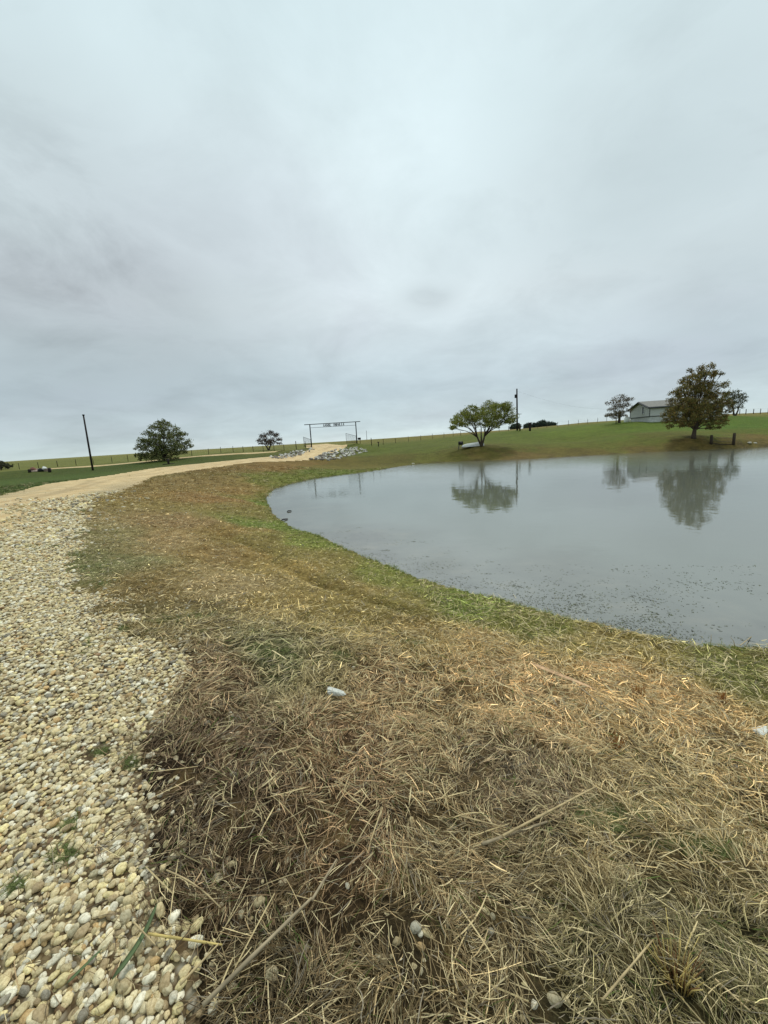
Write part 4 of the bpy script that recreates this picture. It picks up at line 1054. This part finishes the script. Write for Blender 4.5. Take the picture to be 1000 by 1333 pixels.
b.tube(pts, .006, 4); o = b.build('overhead_wire', M_wire); tag(o, 'thin sagging wire from the utility pole towards the house', 'wire')
p = aty(477.5, 569, 260); p[2] = gz(p[0], p[1]); b = MB(); b.tube([(0, 0, -.5), (0, 0, 6)], [.16, .11], 6); o = b.build('utility_pole', M_pole); o.location = p
tag(o, 'tiny far pole standing on the skyline just right of the ranch gate', 'pole')

def post(bpx, tpy, Y, r, label, name='wooden_post', m=None, extra=None):
    p = aty(*bpx, Y); t = aty(bpx[0], tpy, Y); p[2] = gz(p[0], p[1]); h = max(.5, t[2] - p[2])
    b = MB(); b.tube([(0, 0, -.2), (.01, 0, h * .6), (.02, 0, h - .03), (.02, 0, h)], [r, r * .97, r * .95, r * .6], 9)
    if extra: extra(b, h)
    o = b.build(name, m or M_post, None, True); o.location = p; return tag(o, label, 'post')
post((677, 560.5), 552, 84, .16, 'short brown post right next to the tall utility pole')
post((690, 559.5), 550, 84, .22, 'short black post with a wider head, right of the utility pole', m=M_pole, extra=lambda b, h: b.box((0, 0, h - .35), (.62, .4, .5)))
post((220, 606.5), 597, 63, .17, 'short black post in front of the bushy tree by the road', m=M_pole, extra=lambda b, h: b.box((0, 0, .04), (1.5, .8, .12)))
post((40, 620.5), 611.5, 58, .2, 'left one of the two short black posts by the red rubble', m=M_pole)
post((65.5, 618), 609, 58, .2, 'right one of the two short black posts by the red rubble', m=M_pole)
# rubble between the two posts
p = aty(54, 618, 60); p[2] = gz(p[0], p[1]); rt = empty('rubble_heap', p); tag(rt, 'low heap of pink, red and pale rubble between two short black posts', 'rubble')
def lump(name, m, c, sc, seed, sub=3):
    b = MB(); V, Fc = rock_mesh(sub, sc, .45, seed); b.add([Vector(v) + Vector(c) for v in V], Fc); return b.build(name, m, rt, True)
lump('rubble_mound', simple('pink_rubble', (160, 140, 128), .9, nscale=9, amt=.5, bump=1.0), (.0, 0, .05), (1.5, .6, .5), 3, 4)
lump('red_rock', simple('red_rubble', (128, 88, 76), .9, nscale=6), (-.85, -.3, .25), (.4, .25, .38), 4)
lump('white_rock', simple('white_rubble', (206, 206, 200), .9), (.85, -.3, .35), (.28, .25, .25), 5)
b = MB(); V, Fc = rock_mesh(2, (.42, .3, .36), .15, 77); b.add([Vector(v) + Vector((.5, -.6, .15)) for v in V], Fc); b.build('black_rock', M_steel, rt, True)

# wide bench-like rail by the right tree: two posts and low rail
rt_p = aty(941, 567, 42); rt_p[2] = gz(rt_p[0], rt_p[1]); rt = empty('wire_rail', rt_p); tag(rt, 'pair of dark wooden posts joined by low sagging wires, right of the rusty tree', 'fence')
pa, pb_ = aty(926.5, 570, 42.5), aty(955.5, 573.5, 41.5)
for q, hh in ((pa, .95), (pb_, 1.25)):
    q[2] = gz(q[0], q[1]); l = Vector(q) - Vector(rt_p); b = MB(); b.tube([l + Vector((0, 0, -.2)), l + Vector((0, 0, hh * .96)), l + Vector((0, 0, hh))], [.14, .125, .1], 9); b.build('post', M_post, rt, True)
la, lb_ = Vector(pa) - Vector(rt_p), Vector(pb_) - Vector(rt_p)
for hz_ in (.12, .45, .8):
    b = MB(); b.tube([la.lerp(lb_, t_ / 8) + Vector((0, 0, hz_ - .12 * math.sin(math.pi * t_ / 8))) for t_ in range(9)], .035 if hz_ < .2 else .012, 5); b.build('rail', M_post if hz_ < .2 else M_wire, rt)

# ------------------------------------------------------------------ fences
def fence(name, pts, label, hgt, pr=.055, wires=4, every=None, tall=()):
    """pts: list of (px, py_base, Y) posts"""
    W = []
    for q in pts:
        p = aty(*q); p[2] = gz(p[0], p[1]); W.append(Vector(p))
    rt = empty(name, W[0]); tag(rt, label, 'fence')
    for i, p in enumerate(W):
        l = p - W[0]; h = hgt * random.uniform(.92, 1.06); r = pr * random.uniform(.85, 1.2)
        if i in tall: h *= 1.3; r *= 1.5
        lx = random.uniform(-.04, .04)
        b = MB(); b.tube([l + Vector((0, 0, -.3)), l + Vector((lx, 0, h * .97)), l + Vector((lx, 0, h))], [r, r * .9, r * .6], 7); b.build('post', M_post, rt, True)
    for k in range(wires):
        z_ = hgt * (.2 + .72 * k / max(1, wires - 1)); b = MB()
        b.tube([p - W[0] + Vector((0, 0, z_)) for p in W], .007, 3, cap=False); b.build('wire', M_wire, rt)
    return rt
L1 = [(x, 609 - (x - 25) * .0555 , 84 + (x - 25) * .03) for x in (-22, 1, 25, 50, 75, 99, 122, 146, 167)]
L1 += [(190, 599.5, 89), (250, 594, 91), (272, 592.5, 91), (288, 591.5, 90), (304, 590, 89), (317, 589.5, 88), (330, 588.6, 87), (343, 588, 85), (357, 587, 83), (370, 586.3, 81), (386, 585.6, 78), (398, 584.5, 75.5)]
fence('pasture_fence', L1, 'wire pasture fence on wooden posts crossing the left field up to the gate', 1.35, tall=(19,))
R1 = [(469, 579, 77.5), (484, 579.6, 77), (499, 578, 81), (515, 576.5, 86), (532, 575, 90), (548, 572, 93), (563, 570.5, 96), (578, 568, 98), (590, 566.5, 99), (600, 565, 99), (612, 564, 99), (625, 563, 99), (638, 562, 98), (650, 561, 97), (662, 560, 96), (673, 559, 95), (700, 557, 95), (712, 556, 95), (726, 555, 95), (740, 554, 95), (753, 553, 95), (765, 552, 95), (778, 551, 95), (790, 550, 95)]
fence('pasture_fence', R1, 'wire fence on short posts running right from the gate along the hill crest', 1.15, pr=.045, tall=(1,))
R2 = [(944, 541, 92), (954, 540.5, 92), (963, 540, 92), (971, 539.5, 91), (981, 539, 91), (990, 538, 90), (1000, 537.5, 90), (1012, 537, 90)]
fence('pasture_fence', R2, 'short run of wire fence on the skyline at the right edge', 1.2, pr=.07)
# hook of short post right of gate
post((493, 582), 575.5, 74, .08, 'short T topped post right of the gate in front of the fence', m=M_pole, extra=lambda b, h: b.box((0, 0, h), (.4, .12, .12)))

# ------------------------------------------------------------------ ranch gate
g0, g1 = aty(406, 583, 74), aty(465, 578, 76); g0[2] = gz(*g0[:2]); g1[2] = gz(*g1[:2])
G0, G1 = Vector(g0), Vector(g1); mid = (G0 + G1) / 2; rt = empty('ranch_gate', mid)
tag(rt, 'tall black steel ranch entrance with cut letters on its crossbar and open mesh gate leaves', 'gate')
T0, T1 = Vector(aty(403.6, 552.5, 74)) - mid, Vector(aty(463.2, 549, 76)) - mid
B0, B1 = G0 - mid, G1 - mid
T0.x, T0.y = B0.x, B0.y; T1.x, T1.y = B1.x, B1.y
for a, t_ in ((B0, T0), (B1, T1)):
    b = MB(); b.tube([a - Vector((0, 0, .3)), t_], .095, 10); b.build('post', M_steel, rt, True)
d = (T1 - T0); dn = d.normalized()
b = MB(); b.tube([T0 - dn * 1.0, T1 + dn * .9], .065, 8); b.build('crossbar', M_steel, rt, True)
b = MB(); b.tube([T0 + Vector((0, 0, -.62)), T1 + Vector((0, 0, -.62))], .03, 6); b.build('lower_rail', M_steel, rt, True)
# worn cut-steel letters, two words (five and seven characters): too small in the place to read, so plain strokes
def glyph(b, c0, w_, h, seed):
    r_ = random.Random(seed); up = Vector((0, 0, 1)); t = .075
    def bar(u0, v0, u1, v1):
        a_ = c0 + dn * (u0 * w_) + up * (v0 * h); e_ = c0 + dn * (u1 * w_) + up * (v1 * h); b.tube([a_, e_], t * .5, 4)
    sh_ = r_.choice([[(0, 0, 0, 1), (0, 1, 1, 1), (0, .5, .8, .5), (0, 0, 1, 0)], [(0, 0, .5, 1), (.5, 1, 1, 0), (.25, .45, .75, .45)], [(0, 0, 0, 1), (0, 0, 1, 0)], [(0, 0, 0, 1), (1, 0, 1, 1), (0, .5, 1, .5)], [(0, 0, 0, 1), (0, 1, 1, .0), (1, 0, 1, 1)]])
    for s_ in sh_: bar(*s_)
L_ = d.length
for (f0, f1, nch, sd_) in ((.28, .465, 5, 3), (.505, .745, 7, 9)):
    wch = (f1 - f0) * L_ / nch
    for i in range(nch):
        b = MB(); glyph(b, T0 + dn * (f0 * L_ + i * wch + .06) + Vector((0, 0, -.58 + 0)), wch * .72, .50, sd_ + i); b.build('letter', M_steel, rt)
def leaf(hinge, direction, L, h0, h1):
    leafo = None; b = MB(); dz = Vector((0, 0, 1)); e = hinge + direction * L
    e.z = hinge.z + .1
    hb = hinge + dz * .15
    b.tube([hb, hb + dz * h0, e + dz * (.05 + h1), e + dz * .05, hb], .035, 6)
    fr = b.build('gate_leaf', M_steel, rt, True); m_ = MB()
    for i in range(1, 14):
        t_ = i / 14; m_.tube([hb.lerp(e, t_) + dz * .0, hb.lerp(e, t_) + dz * (h0 + (h1 - h0) * t_)], .010, 4, cap=False)
    for i in range(1, 9):
        t_ = i / 9; m_.tube([hb + dz * h0 * t_, e + dz * h1 * t_], .010, 4, cap=False)
    m_.build('mesh_panel', M_steel, fr)
leaf(B0 + Vector((-.1, .1, 0)), Vector((-.32, -.95, 0)).normalized() * 1.0, 2.6, 1.25, 1.75)
leaf(B1 + Vector((-.1, -.1, 0)), Vector((-.52, -.85, 0)).normalized(), 3.2, 1.25, 1.75)
b = MB(); b.box(B1 + Vector((.5, -.1, .85)), (.55, .35, .4)); b.box(B1 + Vector((.2, -.05, .85)), (.3, .08, .08)); b.build('opener_box', M_steel, rt)

# ------------------------------------------------------------------ rocks along the drive by the gate
ROCKS = []
for s_ in range(7):
    V, Fc = rock_mesh(2, (1, .8, .65), .3, 200 + s_, boxy=.35); me = bpy.data.meshes.new('rock'); me.from_pydata(V, [], Fc); me.update()
    me.materials.append([M_rock, simple('pale_rock', (206, 202, 190), .9, nscale=3, amt=.3, bump=.4), simple('dark_rock', (128, 120, 110), .9, nscale=3, amt=.3, bump=.4), M_rock][s_ % 4]); ROCKS.append(me)
def rockbed(poly, nn, lab, grp, sz):
    pp = np.array(poly, float); out_ = []
    lo_, hi_ = pp.min(0), pp.max(0)
    cand = rng.uniform(lo_, hi_, (nn * 12, 2)); cand = cand[poly_sd(cand[:, 0], cand[:, 1], pp) < 0]
    H = hits(cand[:, 0], cand[:, 1]); sel = []
    for h in H:
        if all((h[0] - q[0]) ** 2 + (h[1] - q[1]) ** 2 > (sz * .55) ** 2 for q in sel): sel.append(h)
        if len(sel) >= nn: break
    for h in sel:
        o = bpy.data.objects.new('rock', random.choice(ROCKS)); COL.objects.link(o); k = sz * random.uniform(.5, 1.15)
        o.location = (h[0], h[1], h[2] + k * .15); o.scale = (k * .6, k * .6, k * .6); o.rotation_euler = (random.uniform(-.5, .5), random.uniform(-.5, .5), random.uniform(0, 6.28))
        tag(o, lab, 'rock', grp)
    print(grp, len(sel))
rockbed([(349, 595), (362, 592.5), (378, 588.5), (396, 585), (410, 583.6), (408, 586.5), (394, 592), (378, 596), (360, 597.5)], 95, 'pale angular rock in the bank left of the gravel drive below the gate', 'rocks left of the drive', .38)
rockbed([(402, 598.5), (414, 593), (428, 588), (444, 583.5), (456, 582.2), (468, 583), (480, 585), (478, 588), (462, 592), (446, 597), (428, 599.5)], 190, 'grey white angular rock in the bank right of the gravel drive below the gate', 'rocks right of the drive', .38)
for (px, py, lb) in ((976, 577, 'small white rock at the far water edge, left one of two'), (983, 577.3, 'small white rock at the far water edge, right one of two'), (538, 603.5, 'small pale rock on the far shore where the bank turns')):
    h = hit(px, py); o = bpy.data.objects.new('rock', ROCKS[1]); COL.objects.link(o); o.location = h; o.scale = (.16, .14, .12); tag(o, lb, 'rock')

# ------------------------------------------------------------------ grill and white trough by the spreading tree
h = aty(600, 583, 53); h[2] = gz(h[0], h[1]); rt = empty('grill', h); tag(rt, 'small black barrel grill on a thin stand, left of the white trough', 'grill')
b = MB(); b.tube([(-.32, 0, .75), (-.28, 0, .75), (.28, 0, .75), (.32, 0, .75)], [.10, .24, .24, .10], 14); b.build('barrel', M_steel, rt, True)
for sx, sy in ((-1, -1), (1, -1), (-1, 1), (1, 1)):
    b = MB(); b.tube([(.22 * sx, .18 * sy, .6), (.3 * sx, .24 * sy, -.05)], .03, 6); b.build('leg', M_wire, rt)
b = MB(); b.tube([(-.2, -.26, .82), (.2, -.26, .82)], .02, 5); b.build('handle', M_wire, rt)
h = aty(614, 581.5, 53); h[2] = gz(h[0], h[1]); rt = empty('boat', h, .5); tag(rt, 'overturned small white boat lying on the grass left of the spreading tree', 'boat')
b = MB(); nseg = 12; rings = []
for i in range(nseg + 1):
    t_ = i / nseg; x_ = (t_ - .5) * 3.4; wv = .62 * (1 - max(0, (.35 - t_) / .35) ** 2 * .93) ; hv = .36 + .22 * t_
    ring = []
    for k in range(9):
        a = math.pi * k / 8; ring.append((x_, math.cos(a) * wv, .06 + math.sin(a) ** .7 * hv * (wv / .62) ** .4))
    rings.append(ring)
vs = [v for r_ in rings for v in r_]; fs = [(i * 9 + k, (i + 1) * 9 + k, (i + 1) * 9 + k + 1, i * 9 + k + 1) for i in range(nseg) for k in range(8)]
fs += [tuple(range(8, -1, -1)), tuple(nseg * 9 + k for k in range(9))]
b.add(vs, fs); b.build('hull', M_white, rt, True)
b = MB(); b.tube([(x_[0][0], x_[0][1], .07) for x_ in rings], .03, 5); b.tube([(x_[8][0], x_[8][1], .07) for x_ in rings], .03, 5); b.build('gunwale', simple('grey_trim', (150, 152, 150), .5), rt)

# ------------------------------------------------------------------ house
Cn = aty(845.3, 549, 72); Ln = aty(820.3, 548.2, 79)
cz = (gz(*Cn[:2]) + gz(*Ln[:2])) / 2
C2 = Vector((Cn[0], Cn[1])); L2 = Vector((Ln[0], Ln[1])); gw = (L2 - C2).length
ga = (L2 - C2).normalized(); la_ = Vector((-ga.y, ga.x)); 
if la_.x < 0: la_ = -la_
LEN = 12.0; fl = cz - .1
eave = aty(845.3, 530.3, 72)[2]; apex = max(aty(831.5, 524.3, 75.5)[2], eave + .7)
skz = Cn[2] + 5.5 * 72 / 600
rt = empty('house', (C2.x, C2.y, fl)); tag(rt, 'low grey sided mobile home with a gable roof behind the rusty tree', 'house')
def Pn(u, v, z_): q = la_ * u + ga * v; return Vector((q.x, q.y, z_ - fl))          # u along, v across
M_wall = None
m_, t_, b__ = mat('lap_siding')
g_ = N(t_, 'ShaderNodeNewGeometry'); sz_ = N(t_, 'ShaderNodeSeparateXYZ'); LK(t_, g_.outputs['Position'], sz_.inputs[0])
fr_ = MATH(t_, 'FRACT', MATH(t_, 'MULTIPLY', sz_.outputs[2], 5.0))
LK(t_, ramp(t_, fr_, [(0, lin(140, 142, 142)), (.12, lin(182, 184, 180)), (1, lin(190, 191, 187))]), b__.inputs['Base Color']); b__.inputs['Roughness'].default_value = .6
M_wall = m_
M_skirt = simple('skirting', (182, 184, 180), .8, nscale=3, amt=.15)
M_roof = simple('shingle_roof', (128, 126, 120), .9, nscale=8, amt=.25)
M_trim = simple('dark_trim', (56, 60, 64), .6, nscale=5, amt=.1)
M_glass = simple('dark_glass', (22, 26, 30), .1, nscale=2, amt=.1)
b = MB()
zs = fl + .95
ap = Pn(0, gw / 2, apex); ap2 = Pn(LEN, gw / 2, apex)
v = [Pn(0, 0, zs), Pn(0, gw, zs), Pn(0, gw, eave), ap, Pn(0, 0, eave), Pn(LEN, 0, zs), Pn(LEN, gw, zs), Pn(LEN, gw, eave), ap2, Pn(LEN, 0, eave)]
b.add(v, [(0, 4, 3, 2, 1), (5, 6, 7, 8, 9), (0, 5, 9, 4), (1, 2, 7, 6), (0, 1, 6, 5)]); b.build('wall', M_wall, rt)
b = MB(); i_ = .06
v = [Pn(i_, i_, fl - .3), Pn(i_, gw - i_, fl - .3), Pn(LEN - i_, gw - i_, fl - .3), Pn(LEN - i_, i_, fl - .3), Pn(i_, i_, zs), Pn(i_, gw - i_, zs), Pn(LEN - i_, gw - i_, zs), Pn(LEN - i_, i_, zs)]
b.add(v, [(0, 4, 5, 1), (1, 5, 6, 2), (2, 6, 7, 3), (3, 7, 4, 0)]); b.build('skirting', M_skirt, rt)
b = MB(); ov = .35; th = .16
sl = (apex - eave) / (gw / 2)
for s_ in (0, 1):
    e0, e1 = (-ov, gw / 2) if s_ == 0 else (gw + ov, gw / 2)
    ze = eave - sl * ov
    v = [Pn(-ov, e0, ze + .03), Pn(LEN + ov, e0, ze + .03), Pn(LEN + ov, e1, apex + .03), Pn(-ov, e1, apex + .03)]
    v += [q + Vector((0, 0, th)) for q in v]
    b.add(v, [(0, 1, 2, 3), (4, 7, 6, 5), (0, 4, 5, 1), (1, 5, 6, 2), (2, 6, 7, 3), (3, 7, 4, 0)])
rf = b.build('roof', M_roof, rt)
b = MB()
for s_ in (-ov - .02, LEN + ov + .02):
    for e0 in (-ov, gw + ov): b.tube([Pn(s_, e0, eave - sl * ov + .02), Pn(s_, gw / 2, apex + .04)], .14, 4)
b.tube([Pn(-ov, -ov - .03, eave - sl * ov + .02), Pn(LEN + ov, -ov - .03, eave - sl * ov + .02)], .12, 4)
b.build('fascia', M_trim, rf)
b = MB()
for u, v_ in ((0, 0), (0, gw)): 
    q0, q1 = Pn(u - .02, v_ - (.02 if v_ == 0 else -.02), zs), Pn(u - .02, v_ - (.02 if v_ == 0 else -.02), eave - .05); b.tube([q0, q1], .07, 4)
b.tube([Pn(-.03, -.03, zs), Pn(-.03, gw + .03, zs)], .06, 4); b.tube([Pn(-.03, -.03, zs), Pn(LEN, -.03, zs)], .06, 4)
b.build('corner_trim', M_trim, rt)
def window(u, v_, z0, w_, h, gable):
    f = MB(); g = MB(); o_ = -.04
    def q(a_, zz, out_): return Pn(out_, v_ + a_, zz) if gable else Pn(u + a_, out_, zz)
    fr = [q(-w_ / 2, z0, o_), q(w_ / 2, z0, o_), q(w_ / 2, z0 + h, o_), q(-w_ / 2, z0 + h, o_)]
    f.tube(fr + [fr[0]], .055, 4); fo = f.build('window', M_white, rt)
    n0 = [q(-w_ / 2, z0, -.02), q(w_ / 2, z0, -.02), q(w_ / 2, z0 + h, -.02), q(-w_ / 2, z0 + h, -.02)]; n1 = [q(-w_ / 2, z0, .02), q(w_ / 2, z0, .02), q(w_ / 2, z0 + h, .02), q(-w_ / 2, z0 + h, .02)]
    g.add(n0 + n1, [(0, 1, 2, 3), (7, 6, 5, 4), (0, 4, 5, 1), (1, 5, 6, 2), (2, 6, 7, 3), (3, 7, 4, 0)]); g.build('pane', M_glass, fo)
window(0, gw * .32, zs + .55, .75, 1.25, True)
window(3.9, 0, zs + .95, 1.0, .8, False); window(8.5, 0, zs + .75, 1.2, 1.0, False)
p = aty(816.5, 546.5, 80); p[2] = gz(p[0], p[1]); b = MB(); b.tube([(0, 0, -.1), (0, 0, .1), (0, 0, .9), (0, 0, 1.1)], [.5, .55, .5, .15], 12); b.tube([(0, 0, 1.05), (0, 0, 1.18)], .12, 8)
o = b.build('water_tank', M_white, None, True); o.location = p; tag(o, 'small white tank on the grass between the thin tree and the house', 'tank')
